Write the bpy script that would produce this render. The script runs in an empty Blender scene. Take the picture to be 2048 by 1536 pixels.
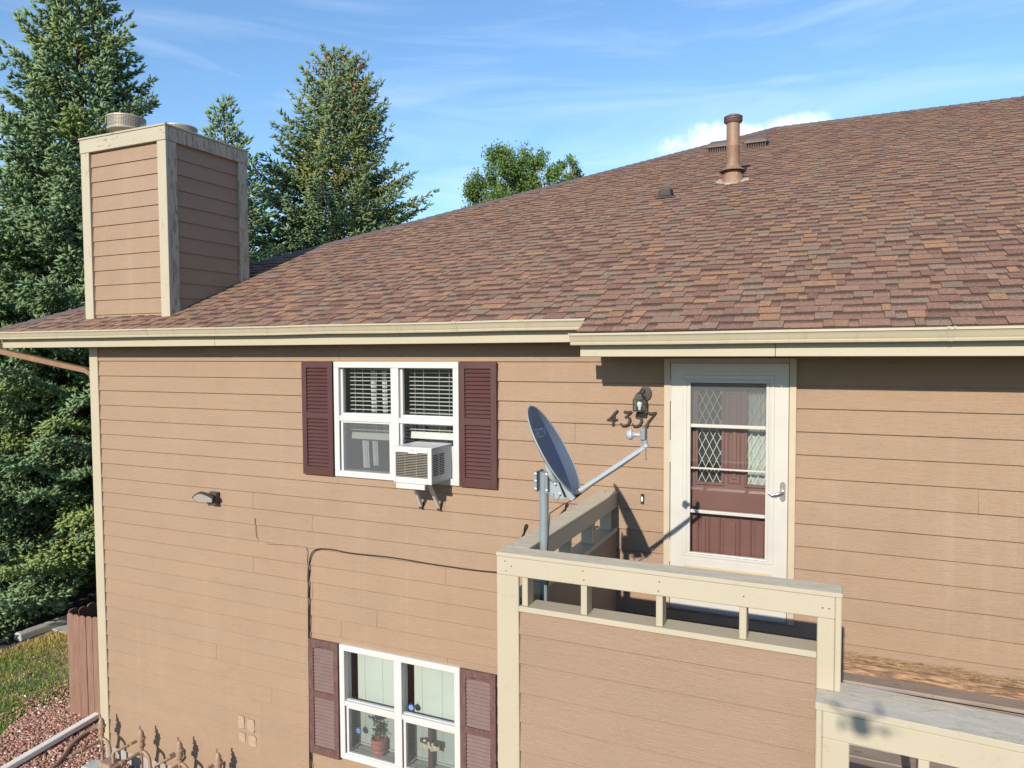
import bpy, math, random
import numpy as np
from mathutils import Vector, Matrix

# ------------------------------------------------------------------ camera, sky, sun, exposure
SC = bpy.context.scene
COL = SC.collection
cam_d = bpy.data.cameras.new("camera"); cam = bpy.data.objects.new("camera", cam_d); COL.objects.link(cam)
cam_d.sensor_width = 36.0; cam_d.lens = 36.0 * 1450.0 / 2048.0
cam_d.clip_start = 0.05; cam_d.clip_end = 3000.0
YAW, PITCH, ROLL = math.radians(-24.357), math.radians(-2.616), math.radians(-0.296)
fw = Vector((math.sin(YAW) * math.cos(PITCH), math.cos(YAW) * math.cos(PITCH), math.sin(PITCH)))
rt = Vector((math.cos(YAW), -math.sin(YAW), 0)); up = rt.cross(fw)
rt2 = rt * math.cos(ROLL) + up * math.sin(ROLL); up2 = up * math.cos(ROLL) - rt * math.sin(ROLL)
CAM = Vector((0.0, -5.96, 0.0985))
cam.matrix_world = Matrix(((rt2.x, up2.x, -fw.x, CAM.x), (rt2.y, up2.y, -fw.y, CAM.y), (rt2.z, up2.z, -fw.z, CAM.z), (0, 0, 0, 1)))
SC.camera = cam

SUN_TRAVEL = Vector((0.015, 1.0, -0.462)).normalized()
SUN_EL = math.asin(-SUN_TRAVEL.z); SUN_AZ = math.atan2(-SUN_TRAVEL.x, -SUN_TRAVEL.y)
world = bpy.data.worlds.new("World"); SC.world = world; world.use_nodes = True
wt = world.node_tree; wt.nodes.clear()
def wn(t, **k):
    n = wt.nodes.new(t)
    for a, b in k.items(): setattr(n, a, b)
    return n
sky = wn("ShaderNodeTexSky", sky_type='NISHITA', sun_disc=False, sun_elevation=SUN_EL, sun_rotation=SUN_AZ % (2 * math.pi),
         altitude=1600.0, air_density=1.6, dust_density=0.0, ozone_density=6.0)
bg = wn("ShaderNodeBackground"); bg.inputs['Strength'].default_value = 0.15
wo = wn("ShaderNodeOutputWorld")
tc = wn("ShaderNodeTexCoord")
# thin high wisps everywhere above the horizon
mp = wn("ShaderNodeMapping"); mp.inputs['Scale'].default_value = (1.3, 1.0, 8.5); mp.inputs['Rotation'].default_value = (0.12, 0.22, 0.3)
nz = wn("ShaderNodeTexNoise"); nz.inputs['Scale'].default_value = 2.0; nz.inputs['Detail'].default_value = 7; nz.inputs['Roughness'].default_value = 0.55
nz.inputs['Distortion'].default_value = 0.6
rp = wn("ShaderNodeMapRange"); rp.inputs['From Min'].default_value = 0.47; rp.inputs['From Max'].default_value = 0.95; rp.inputs['To Max'].default_value = 0.45
wt.links.new(tc.outputs['Generated'], mp.inputs['Vector']); wt.links.new(mp.outputs['Vector'], nz.inputs['Vector'])
wt.links.new(nz.outputs['Fac'], rp.inputs['Value'])
# small cumulus heads low over the horizon, several round the sky
def cumulus(direction, sx, sz, seed):
    d = Vector(direction).normalized()
    side = Vector((0, 0, 1)).cross(d).normalized(); upv = d.cross(side)
    geo = tc.outputs['Generated']
    def dot(v):
        n = wn("ShaderNodeVectorMath", operation='DOT_PRODUCT'); n.inputs[1].default_value = v
        wt.links.new(geo, n.inputs[0]); return n.outputs['Value']
    def mth(op, a, b=None, clamp=False):
        n = wn("ShaderNodeMath", operation=op, use_clamp=clamp)
        for i, v in enumerate((a, b)):
            if v is None: continue
            if isinstance(v, (int, float)): n.inputs[i].default_value = v
            else: wt.links.new(v, n.inputs[i])
        return n.outputs['Value']
    a = mth('DIVIDE', dot(side), sx); b = mth('DIVIDE', dot(upv), sz)
    r2 = mth('ADD', mth('MULTIPLY', a, a), mth('MULTIPLY', b, b))
    n1 = wn("ShaderNodeTexNoise"); n1.inputs['Scale'].default_value = 30; n1.inputs['Detail'].default_value = 8; n1.inputs['Roughness'].default_value = 0.62
    m1 = wn("ShaderNodeMapping"); m1.inputs['Location'].default_value = (seed, seed * 1.7, 0)
    wt.links.new(geo, m1.inputs['Vector']); wt.links.new(m1.outputs['Vector'], n1.inputs['Vector'])
    e = mth('ADD', mth('SUBTRACT', 1.0, r2), mth('MULTIPLY', mth('SUBTRACT', n1.outputs['Fac'], 0.5), 3.4))
    front = mth('GREATER_THAN', dot(d), 0.2)
    n = wn("ShaderNodeMapRange"); n.interpolation_type = 'SMOOTHSTEP'
    n.inputs['From Min'].default_value = -0.25; n.inputs['From Max'].default_value = 1.5; n.inputs['To Max'].default_value = 0.93
    wt.links.new(e, n.inputs['Value'])
    return mth('MULTIPLY', n.outputs['Result'], front)
clouds = [cumulus((-0.150, 1.052, 0.287), 0.078, 0.026, 0.0), cumulus((-0.062, 1.06, 0.300), 0.040, 0.018, 3.1), cumulus((0.9, 0.7, 0.22), 0.13, 0.03, 5.3),
          cumulus((0.6, -1.0, 0.25), 0.16, 0.04, 7.7), cumulus((-1.0, -0.6, 0.2), 0.13, 0.03, 9.1)]
mix1 = wn("ShaderNodeMix", data_type='RGBA'); mix1.inputs[7].default_value = (6.2, 7.0, 8.2, 1)
wt.links.new(rp.outputs['Result'], mix1.inputs[0]); wt.links.new(sky.outputs['Color'], mix1.inputs[6])
last = mix1.outputs[2]
for c in clouds:
    mx = wn("ShaderNodeMix", data_type='RGBA'); mx.inputs[7].default_value = (7.6, 7.8, 8.2, 1)
    wt.links.new(c, mx.inputs[0]); wt.links.new(last, mx.inputs[6]); last = mx.outputs[2]
wt.links.new(last, bg.inputs['Color']); wt.links.new(bg.outputs['Background'], wo.inputs['Surface'])

sun_d = bpy.data.lights.new("sun", 'SUN'); sun_d.energy = 5.0; sun_d.angle = math.radians(0.53); sun_d.color = (1.0, 0.90, 0.76)
sun = bpy.data.objects.new("sun", sun_d); COL.objects.link(sun)
sun.rotation_euler = SUN_TRAVEL.to_track_quat('-Z', 'Y').to_euler(); sun.location = (0, -20, 12)
vs = SC.view_settings; vs.view_transform = 'Standard'; vs.look = 'None'; vs.gamma = 1.0; vs.exposure = 0.40; vs.use_curve_mapping = False
SC.cycles.max_bounces = 8; SC.cycles.transparent_max_bounces = 16

# ------------------------------------------------------------------ helpers
rng = random.Random(11)
nrg = np.random.default_rng(5)
GZ = -5.0                                   # ground level (z = 0 is a siding line just under the eave)

class MB:
    """collects faces; build() links them as one mesh object"""
    def __init__(s): s.v = []; s.f = []; s.m = []
    def add(s, vs, fs, mi=0):
        o = len(s.v); s.v += [tuple(v) for v in vs]
        for f in fs: s.f.append(tuple(i + o for i in f)); s.m.append(mi)
        return s
    def box(s, x0, x1, y0, y1, z0, z1, mi=0, M=None, top=None):
        vs = [(x0, y0, z0), (x1, y0, z0), (x1, y1, z0), (x0, y1, z0), (x0, y0, z1), (x1, y0, z1), (x1, y1, z1), (x0, y1, z1)]
        if M is not None: vs = [tuple(M @ Vector(v)) for v in vs]
        fs = [(0, 3, 2, 1), (4, 5, 6, 7), (0, 1, 5, 4), (1, 2, 6, 5), (2, 3, 7, 6), (3, 0, 4, 7)]
        o = len(s.v); s.v += vs
        for i, f in enumerate(fs):
            s.f.append(tuple(k + o for k in f)); s.m.append(top if (top is not None and i == 1) else mi)
        return s
    def prism_x(s, prof, x0, x1, mi=0):
        """profile of (y,z) counter-clockwise seen from +x"""
        n = len(prof)
        vs = [(x0, y, z) for y, z in prof] + [(x1, y, z) for y, z in prof]
        fs = [(i, i + n, (i + 1) % n + n, (i + 1) % n) for i in range(n)]
        fs.append(tuple(range(n))); fs.append(tuple(range(2 * n - 1, n - 1, -1)))
        return s.add(vs, fs, mi)
    def prism_y(s, prof, y0, y1, mi=0):
        """profile of (x,z)"""
        n = len(prof)
        vs = [(x, y0, z) for x, z in prof] + [(x, y1, z) for x, z in prof]
        fs = [(i, (i + 1) % n, (i + 1) % n + n, i + n) for i in range(n)]
        fs.append(tuple(range(n - 1, -1, -1))); fs.append(tuple(range(n, 2 * n)))
        return s.add(vs, fs, mi)
    def prism_z(s, prof, z0, z1, mi=0):
        n = len(prof)
        vs = [(x, y, z0) for x, y in prof] + [(x, y, z1) for x, y in prof]
        fs = [(i, (i + 1) % n, (i + 1) % n + n, i + n) for i in range(n)]
        fs.append(tuple(range(n - 1, -1, -1))); fs.append(tuple(range(n, 2 * n)))
        return s.add(vs, fs, mi)
    def tube(s, pts, r, n=8, mi=0, cap=True):
        pts = [Vector(p) for p in pts]
        rr = r if isinstance(r, (list, tuple)) else [r] * len(pts)
        t0 = (pts[1] - pts[0]).normalized()
        a = t0.orthogonal().normalized()
        rings = []
        for i, p in enumerate(pts):
            if i == 0: t = pts[1] - p
            elif i == len(pts) - 1: t = p - pts[i - 1]
            else: t = (pts[i + 1] - p).normalized() + (p - pts[i - 1]).normalized()
            t.normalize(); a = (a - t * a.dot(t)).normalized(); b = t.cross(a)
            rings.append([p + (a * math.cos(2 * math.pi * k / n) + b * math.sin(2 * math.pi * k / n)) * rr[i] for k in range(n)])
        vs = [v for r_ in rings for v in r_]
        fs = [(i * n + k, i * n + (k + 1) % n, (i + 1) * n + (k + 1) % n, (i + 1) * n + k) for i in range(len(pts) - 1) for k in range(n)]
        if cap:
            fs.append(tuple(range(n - 1, -1, -1))); e = (len(pts) - 1) * n; fs.append(tuple(range(e, e + n)))
        return s.add(vs, fs, mi)
    def lathe(s, prof, n=20, M=None, mi=0):
        """profile of (r,z) bottom to top about z"""
        vs = []
        for r, z in prof:
            for k in range(n):
                a = 2 * math.pi * k / n; v = Vector((r * math.cos(a), r * math.sin(a), z))
                vs.append(tuple(M @ v) if M is not None else tuple(v))
        L = len(prof)
        fs = [(i * n + k, i * n + (k + 1) % n, (i + 1) * n + (k + 1) % n, (i + 1) * n + k) for i in range(L - 1) for k in range(n)]
        fs.append(tuple(range(n - 1, -1, -1))); fs.append(tuple(range((L - 1) * n, L * n)))
        return s.add(vs, fs, mi)
    def mesh(s, name, mats):
        me = bpy.data.meshes.new(name); me.from_pydata(s.v, [], s.f)
        mats = mats if isinstance(mats, (list, tuple)) else [mats]
        for m in mats: me.materials.append(m)
        if len(mats) > 1: me.polygons.foreach_set('material_index', s.m)
        me.update(); return me
    def build(s, name, mats, parent=None, bevel=0.0, smooth=False, kind=None, seg=1):
        return link(name, s.mesh(name, mats), parent, bevel, smooth, kind, seg)

def link(name, me, parent=None, bevel=0.0, smooth=False, kind=None, seg=1):
    o = bpy.data.objects.new(name, me); COL.objects.link(o)
    if parent is not None: o.parent = parent
    if bevel:
        b = o.modifiers.new("bevel", 'BEVEL'); b.width = bevel; b.segments = seg; b.limit_method = 'ANGLE'; b.angle_limit = math.radians(35)
    if smooth:
        for p in me.polygons: p.use_smooth = True
    if kind: o['kind'] = kind
    return o
def smooth_by_angle(o, deg=35):
    me = o.data
    for p in me.polygons: p.use_smooth = True
    try: me.set_sharp_from_angle(angle=math.radians(deg))
    except Exception: pass
def thing(name, label, cat, loc=(0, 0, 0), group=None):
    o = bpy.data.objects.new(name, None); COL.objects.link(o); o.location = loc; o.empty_display_size = 0.2
    o['label'] = label; o['category'] = cat
    if group: o['group'] = group
    return o
def tag(o, label, cat, group=None):
    o['label'] = label; o['category'] = cat
    if group: o['group'] = group
    return o
def tri_mesh(name, V, mat, attrs=None, F=None):
    """numpy vertices (n,3), triangles in order or F (m,3)"""
    V = np.ascontiguousarray(V, dtype=np.float32); n = len(V)
    if F is None: F = np.arange(n, dtype=np.int32).reshape(-1, 3)
    F = np.ascontiguousarray(F, dtype=np.int32); m = len(F)
    me = bpy.data.meshes.new(name)
    me.vertices.add(n); me.vertices.foreach_set('co', V.ravel())
    me.loops.add(m * 3); me.loops.foreach_set('vertex_index', F.ravel())
    me.polygons.add(m); me.polygons.foreach_set('loop_start', np.arange(0, m * 3, 3, dtype=np.int32))
    for k, a in (attrs or {}).items():
        if a.ndim == 1:
            at = me.attributes.new(k, 'FLOAT', 'POINT'); at.data.foreach_set('value', np.ascontiguousarray(a, dtype=np.float32))
        else:
            at = me.attributes.new(k, 'FLOAT_COLOR', 'POINT'); at.data.foreach_set('color', np.ascontiguousarray(a, dtype=np.float32).ravel())
    me.materials.append(mat); me.update(); me.validate()
    return me

# ------------------------------------------------------------------ materials
class NT:
    def __init__(s, name):
        s.m = bpy.data.materials.new(name); s.m.use_nodes = True; s.t = s.m.node_tree
        s.b = s.t.nodes['Principled BSDF']; s.out = s.t.nodes['Material Output']
    def n(s, t, **k):
        x = s.t.nodes.new(t)
        for a, b in k.items(): setattr(x, a, b)
        return x
    def l(s, a, b): s.t.links.new(a, b)
    def pos(s, scale=(1, 1, 1)):
        g = s.n("ShaderNodeNewGeometry"); m = s.n("ShaderNodeMapping"); m.inputs['Scale'].default_value = scale
        s.l(g.outputs['Position'], m.inputs['Vector']); return m.outputs['Vector']
    def noise(s, vec, scale, detail=4, rough=0.55, dist=0.0):
        x = s.n("ShaderNodeTexNoise"); x.inputs['Scale'].default_value = scale; x.inputs['Detail'].default_value = detail
        x.inputs['Roughness'].default_value = rough; x.inputs['Distortion'].default_value = dist
        s.l(vec, x.inputs['Vector']); return x.outputs['Fac']
    def ramp(s, v, a, b, lo=0.0, hi=1.0):
        x = s.n("ShaderNodeMapRange"); x.inputs['From Min'].default_value = a; x.inputs['From Max'].default_value = b
        x.inputs['To Min'].default_value = lo; x.inputs['To Max'].default_value = hi; s.l(v, x.inputs['Value']); return x.outputs['Result']
    def mix(s, f, a, b, mode='MIX'):
        x = s.n("ShaderNodeMix", data_type='RGBA', blend_type=mode)
        for i, v in ((0, f), (6, a), (7, b)):
            if isinstance(v, (int, float)): x.inputs[i].default_value = v
            elif isinstance(v, tuple): x.inputs[i].default_value = v if len(v) == 4 else (*v, 1)
            else: s.l(v, x.inputs[i])
        return x.outputs[2]
    def math(s, op, a, b=None, clamp=False):
        x = s.n("ShaderNodeMath", operation=op, use_clamp=clamp)
        for i, v in enumerate((a, b)):
            if v is None: continue
            if isinstance(v, (int, float)): x.inputs[i].default_value = v
            else: s.l(v, x.inputs[i])
        return x.outputs['Value']
    def attr(s, name, out='Fac'):
        x = s.n("ShaderNodeAttribute", attribute_name=name); return x.outputs[out]
    def bump(s, h, strength, dist=0.01):
        x = s.n("ShaderNodeBump"); x.inputs['Strength'].default_value = strength; x.inputs['Distance'].default_value = dist
        s.l(h, x.inputs['Height']); s.l(x.outputs['Normal'], s.b.inputs['Normal'])
    def col(s, c):
        if isinstance(c, tuple): s.b.inputs['Base Color'].default_value = (*c, 1)
        else: s.l(c, s.b.inputs['Base Color'])
    def set(s, rough=0.5, metal=0.0, spec=0.5):
        s.b.inputs['Roughness'].default_value = rough; s.b.inputs['Metallic'].default_value = metal; s.b.inputs['Specular IOR Level'].default_value = spec; return s

def plain(name, c, rough=0.5, metal=0.0, var=0.08, scale=9, bump=0.0):
    t = NT(name); p = t.pos(); n = t.noise(p, scale, 5)
    d = tuple(x * (1 - var) for x in c); e = tuple(min(1, x * (1 + var)) for x in c)
    t.col(t.mix(t.ramp(n, 0.3, 0.7), d, e)); t.set(rough, metal)
    if bump: t.bump(t.noise(p, scale * 12, 3), bump, 0.004)
    return t.m

def siding_mat(name, c, sc=(1, 1, 1), stain=0.0):
    t = NT(name)
    grain = t.noise(t.pos((1.6 * sc[0], 1.6 * sc[1], 26)), 5.0, 6, 0.6, 1.2)
    fine = t.noise(t.pos((7 * sc[0], 7 * sc[1], 120)), 5.0, 3, 0.6)
    big = t.noise(t.pos(), 0.8, 4, 0.6)
    oi = t.n("ShaderNodeObjectInfo").outputs['Random']
    a = tuple(x * 0.93 for x in c); b = tuple(x * 1.06 for x in c)
    col = t.mix(t.ramp(big, 0.3, 0.7), a, b)
    col = t.mix(t.ramp(oi, 0, 1, 0, 0.7), col, (c[0] * 1.02, c[1] * 0.985, c[2] * 0.965))
    vor = t.n('ShaderNodeTexVoronoi'); vor.inputs['Scale'].default_value = 2.4; t.l(t.pos((1, 1, 2.3)), vor.inputs['Vector'])
    col = t.mix(t.ramp(vor.outputs['Distance'], 0.010, 0.016, 0.6, 0.0), col, tuple(x * 0.45 for x in c))
    blot = t.noise(t.pos((0.7, 0.7, 1.6)), 2.2, 6, 0.7); col = t.mix(t.ramp(blot, 0.50, 0.74, 0, 0.45), col, tuple(x * 0.80 for x in c))
    col = t.mix(t.ramp(grain, 0.36, 0.62, 0.0, 0.22), col, tuple(x * 0.82 for x in c))
    if stain:
        st = t.noise(t.pos((7.5, 7.5, 0.22)), 1.0, 5, 0.7)
        col = t.mix(t.ramp(st, 0.55, 0.8, 0, stain), col, (0.398, 0.320, 0.251))
    t.col(col); t.set(0.62, 0, 0.35)
    wav = t.noise(t.pos((0.9, 0.9, 3.0)), 1.0, 2)
    h = t.math('ADD', t.math('ADD', t.math('MULTIPLY', grain, 1.0), t.math('MULTIPLY', fine, 0.45)), t.math('MULTIPLY', wav, 2.2))
    t.bump(h, 0.55, 0.009)
    return t.m

TAN = (0.277, 0.191, 0.128)
M_SIDING = siding_mat("siding_paint", TAN, stain=0.2)
M_SIDING_Y = siding_mat("siding_paint_side", (0.277, 0.191, 0.134))
M_LANDSID = siding_mat("landing_siding_paint", (0.264, 0.183, 0.129), stain=0.04)

def trim_mat(name, c, wood=(0.23, 0.20, 0.17), peel=0.72, soft=0.03, sc=(9, 9, 2.2), rough=0.5):
    t = NT(name)
    n = t.noise(t.pos(sc), 2.6, 8, 0.68, 0.8)
    f = t.ramp(n, peel, peel + soft)
    g = t.noise(t.pos((40, 40, 3) if sc[2] < 5 else (3, 40, 40)), 3.0, 4)
    wd = t.mix(t.ramp(g, 0.3, 0.7), tuple(x * 0.55 for x in wood), tuple(min(1, x * 1.35) for x in wood))
    big = t.noise(t.pos(), 3.0, 4)
    base = t.mix(t.ramp(big, 0.3, 0.75), tuple(x * 0.94 for x in c), c)
    dn = t.noise(t.pos((6, 6, 6)), 2.0, 7, 0.75); base = t.mix(t.ramp(dn, 0.56, 0.80, 0, 0.55), base, tuple(x * 0.62 for x in c)); sp = t.noise(t.pos((45, 45, 45)), 1.0, 3, 0.6); base = t.mix(t.ramp(sp, 0.70, 0.76, 0, 0.6), base, wood)
    t.col(t.mix(f, base, wd)); t.set(rough, 0, 0.4)
    t.bump(t.math('ADD', t.math('MULTIPLY', f, -0.8), t.math('MULTIPLY', g, 0.25)), 0.5, 0.004)
    return t.m
CREAM = (0.382, 0.339, 0.248)
M_CREAM = trim_mat("cream_trim_paint", CREAM, peel=0.80)
M_CREAM_H = trim_mat("cream_rail_paint", (0.386, 0.342, 0.256), peel=0.735, sc=(2.2, 9, 9), wood=(0.30, 0.27, 0.23))
M_PEEL = trim_mat("peeling_trim_paint", (0.370, 0.330, 0.248), peel=0.515, soft=0.05, wood=(0.24, 0.20, 0.165))
M_PEEL_L = trim_mat("cracked_trim_paint", (0.382, 0.339, 0.252), peel=0.635, soft=0.03)
M_CROWN = trim_mat("chimney_crown_paint", (0.378, 0.339, 0.252), peel=0.60, soft=0.03, sc=(2.2, 2.2, 8))
def weathered(name, c, wood):
    t = NT(name)
    n = t.noise(t.pos((3, 9, 9)), 2.2, 8, 0.7, 0.5); g = t.noise(t.pos((3, 60, 60)), 3.0, 5, 0.7)
    base = t.mix(t.ramp(n, 0.35, 0.65), tuple(x * 0.80 for x in c), c)
    fl = t.noise(t.pos((2.4, 7, 7)), 2.0, 8, 0.72, 0.6); flk = t.ramp(fl, 0.54, 0.58)          # paint still clinging in flakes
    base = t.mix(t.ramp(g, 0.58, 0.75, 0, 0.85), base, wood)
    t.col(t.mix(flk, base, (0.50, 0.445, 0.335))); t.set(0.75, 0, 0.3)
    t.bump(t.math('ADD', g, t.math('MULTIPLY', flk, 0.8)), 0.6, 0.004)
    return t.m
M_CAPTOP = weathered("weathered_rail_top", (0.54, 0.475, 0.36), (0.26, 0.22, 0.17))
M_CAPGREY = weathered("weathered_stair_top", (0.53, 0.49, 0.415), (0.27, 0.24, 0.20))
def streaky(name, c):
    t = NT(name); n = t.noise(t.pos((9, 9, 1.2)), 1.6, 6, 0.7); g = t.noise(t.pos((0.8, 1, 9)), 2.0, 4)
    col = t.mix(t.ramp(n, 0.52, 0.80, 0, 0.55), c, tuple(x * 0.60 for x in c)); col = t.mix(t.ramp(g, 0.45, 0.75, 0, 0.2), col, tuple(x * 0.82 for x in c))
    t.col(col); t.set(0.38); w = t.noise(t.pos((1.4, 1, 3)), 1.5, 3); t.bump(w, 0.35, 0.012); return t.m
M_GUTTER = streaky("gutter_metal_paint", (0.382, 0.339, 0.244))
M_SOFFIT = plain("soffit_paint", (0.26, 0.18, 0.12), 0.7, 0, 0.06, 4)
M_WHITE = plain("white_vinyl", (0.472, 0.472, 0.464), 0.35, 0, 0.03, 6)
M_DSP = plain("downspout_white", (0.72, 0.70, 0.66), 0.4, 0, 0.06, 6)
M_WHITE2 = plain("white_metal_paint", (0.435, 0.422, 0.385), 0.3, 0, 0.04, 5)
M_CASING = plain("door_casing_paint", (0.393, 0.330, 0.237), 0.45, 0, 0.05, 5)
M_PANELTRIM = plain("door_panel_trim", (0.425, 0.339, 0.189), 0.45, 0, 0.04, 5)
M_SHUTTER = plain("shutter_maroon_vinyl", (0.065, 0.025, 0.023), 0.42, 0, 0.10, 5)
def faded():
    t = NT("faded_shutter_vinyl"); p = t.pos((14, 14, 5))
    n = t.noise(p, 2.0, 6, 0.65); s = t.noise(t.pos((26, 26, 26)), 2.4, 4)
    base = t.mix(t.ramp(n, 0.35, 0.7), (0.078, 0.036, 0.034), (0.135, 0.072, 0.064))
    t.col(t.mix(t.ramp(s, 0.70, 0.74), base, (0.26, 0.20, 0.19))); t.set(0.6)
    return t.m
M_SHUTTER2 = faded()
M_LOUV2 = plain("faded_louver_vinyl", (0.121, 0.074, 0.066), 0.6, 0, 0.10, 10)
M_DOORRED = plain("door_maroon_paint", (0.172, 0.078, 0.068), 0.4, 0, 0.07, 4)
M_BLACK = plain("black_rubber", (0.012, 0.012, 0.012), 0.5, 0, 0.1, 9)
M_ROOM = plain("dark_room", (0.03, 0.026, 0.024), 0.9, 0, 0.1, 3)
M_BLIND = plain("blind_vinyl", (0.564, 0.555, 0.519), 0.5, 0, 0.03, 4)
M_CURTAIN = plain("curtain_cloth", (0.55, 0.56, 0.58), 0.9, 0, 0.1, 7)
M_LBLIND = plain("lower_blind_vinyl", (0.437, 0.473, 0.437), 0.55, 0, 0.04, 4)
def glass(name, tint=(0.94, 0.96, 0.955), refl=1.0):
    t = NT(name); tr = t.n("ShaderNodeBsdfTransparent"); tr.inputs['Color'].default_value = (*tint, 1)
    gl = t.n("ShaderNodeBsdfGlossy"); gl.inputs['Roughness'].default_value = 0.015; gl.inputs['Color'].default_value = (refl, refl, refl, 1)
    fr = t.n("ShaderNodeFresnel"); gb = t.n("ShaderNodeNewGeometry"); t.l(t.ramp(gb.outputs['Backfacing'], 0, 1, 1.5, 1 / 1.5), fr.inputs['IOR'])
    mx = t.n("ShaderNodeMixShader"); t.l(fr.outputs['Fac'], mx.inputs[0]); t.l(tr.outputs[0], mx.inputs[1]); t.l(gl.outputs[0], mx.inputs[2])
    t.l(mx.outputs[0], t.out.inputs['Surface']); return t.m
M_GLASS = glass("window_glass")
def screen(name, c, k):
    t = NT(name); tr = t.n("ShaderNodeBsdfTransparent"); df = t.n("ShaderNodeBsdfDiffuse"); df.inputs['Color'].default_value = (*c, 1)
    mx = t.n("ShaderNodeMixShader"); mx.inputs[0].default_value = k; t.l(tr.outputs[0], mx.inputs[1]); t.l(df.outputs[0], mx.inputs[2])
    t.l(mx.outputs[0], t.out.inputs['Surface']); return t.m
M_SCREEN = screen("insect_screen", (0.16, 0.17, 0.175), 0.45)
M_SCREEN2 = screen("insect_screen_light", (0.12, 0.13, 0.13), 0.28)
M_METAL = plain("brushed_nickel", (0.42, 0.40, 0.38), 0.32, 0.9, 0.08, 20)
M_ZINC = plain("zinc_bolt", (0.62, 0.63, 0.64), 0.35, 0.8, 0.08, 20)
M_DISH = plain("dish_grey_paint", (0.235, 0.275, 0.300), 0.5, 0, 0.05, 5)
M_REFL = plain("reflector_shade_paint", (0.115, 0.145, 0.200), 0.55, 0, 0.05, 5)  # dish grey made darker and bluer: shade on the face put into the colour
M_POLE = plain("pole_grey_paint", (0.165, 0.198, 0.218), 0.5, 0, 0.09, 8)
M_CAPGREYP = plain("feed_horn_plastic", (0.34, 0.36, 0.38), 0.4, 0, 0.03, 8)
M_LETTER = plain("dish_letter_paint", (0.50, 0.54, 0.60), 0.5, 0, 0.03, 8)
M_IRON = plain("wrought_iron", (0.028, 0.022, 0.020), 0.55, 0.2, 0.3, 22, 0.3)
M_LAMP = plain("lamp_bronze", (0.055, 0.048, 0.042), 0.45, 0.4, 0.25, 20)
M_LAMPG = glass("lamp_glass", (0.85, 0.9, 0.9))
M_BULB = plain("bulb_glass", (0.82, 0.84, 0.84), 0.25, 0, 0.02, 9)
M_LED = plain("led_lens", (0.45, 0.44, 0.42), 0.25, 0, 0.05, 30)
M_BRONZE = plain("floodlight_housing", (0.075, 0.062, 0.055), 0.45, 0.2, 0.2, 20)
M_CABLE = plain("black_cable", (0.014, 0.012, 0.011), 0.5, 0, 0.2, 20)
M_CABLEP = plain("painted_cable", (0.30, 0.20, 0.14), 0.6, 0, 0.1, 12)
M_PIPEP = plain("painted_pipe", (0.264, 0.177, 0.118), 0.55, 0, 0.14, 14, 0.3)
M_METERGREY = plain("meter_grey_paint", (0.36, 0.42, 0.42), 0.45, 0.1, 0.15, 14)
def rusty():
    t = NT("vent_pipe_paint"); n = t.noise(t.pos((9, 9, 3)), 2.0, 7, 0.7); p = t.noise(t.pos((16, 16, 5)), 1.6, 5, 0.7)
    base = t.mix(t.ramp(n, 0.3, 0.7), (0.175, 0.100, 0.062), (0.270, 0.170, 0.108))
    t.col(t.mix(t.ramp(p, 0.62, 0.68), base, (0.37, 0.26, 0.18))); t.set(0.6); t.bump(n, 0.3, 0.004); return t.m
M_VENT = rusty()
M_VENTBOX = plain("roof_vent_plastic", (0.115, 0.080, 0.070), 0.55, 0, 0.1, 8)
M_DARK = plain("dark_cavity", (0.018, 0.016, 0.015), 0.8, 0, 0.1, 8)
M_CAPMETAL = plain("chimney_cap_metal", (0.364, 0.323, 0.264), 0.5, 0.15, 0.14, 9, 0.2)
M_SEAL = plain("roof_sealant", (0.34, 0.27, 0.20), 0.8, 0, 0.2, 18, 0.5)
M_FENCE = NT("fence_stain")
_n = M_FENCE.noise(M_FENCE.pos((14, 14, 1.2)), 2.2, 6, 0.65, 0.5); _o = M_FENCE.n("ShaderNodeObjectInfo").outputs['Random']
M_FENCE.col(M_FENCE.mix(M_FENCE.ramp(_o, 0, 1, 0, 0.4), M_FENCE.mix(M_FENCE.ramp(_n, 0.3, 0.7), (0.135, 0.068, 0.045), (0.235, 0.135, 0.092)), (0.185, 0.115, 0.08)))
M_FENCE.set(0.75); M_FENCE.bump(_n, 0.4, 0.006); M_FENCE = M_FENCE.m
M_CONC = plain("concrete", (0.40, 0.385, 0.355), 0.85, 0, 0.15, 6, 0.5)
M_FOUND = plain("foundation_concrete", (0.30, 0.27, 0.24), 0.85, 0, 0.2, 5, 0.5)
M_SPOUT = plain("downspout_brown_paint", (0.215, 0.125, 0.072), 0.45, 0, 0.12, 10)
M_PATCH = plain("bare_primer_patch", (0.315, 0.228, 0.158), 0.7, 0, 0.14, 25)
M_POT = plain("terracotta_glaze", (0.40, 0.165, 0.135), 0.4, 0, 0.1, 8)
M_LEAFP = plain("houseplant_leaf", (0.035, 0.085, 0.03), 0.45, 0, 0.3, 30)
M_BLUE = plain("blue_glass", (0.02, 0.12, 0.42), 0.12, 0, 0.2, 12)
M_CROSS = plain("dark_wood_cross", (0.075, 0.05, 0.038), 0.6, 0, 0.2, 18)
M_RIBBON = plain("cream_ribbon", (0.60, 0.56, 0.42), 0.7, 0, 0.1, 20)
M_ROSE = plain("cloth_rose", (0.66, 0.60, 0.42), 0.8, 0, 0.15, 20)
M_CAR = plain("car_white_paint", (0.62, 0.65, 0.68), 0.2, 0, 0.02, 2)
M_CAR2 = plain("car_blue_paint", (0.02, 0.09, 0.30), 0.2, 0, 0.03, 2)
M_CARGLASS = plain("car_glass", (0.02, 0.025, 0.03), 0.05, 0, 0.02, 2)
M_TYRE = plain("tyre_rubber", (0.02, 0.02, 0.02), 0.8, 0, 0.1, 9)
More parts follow.
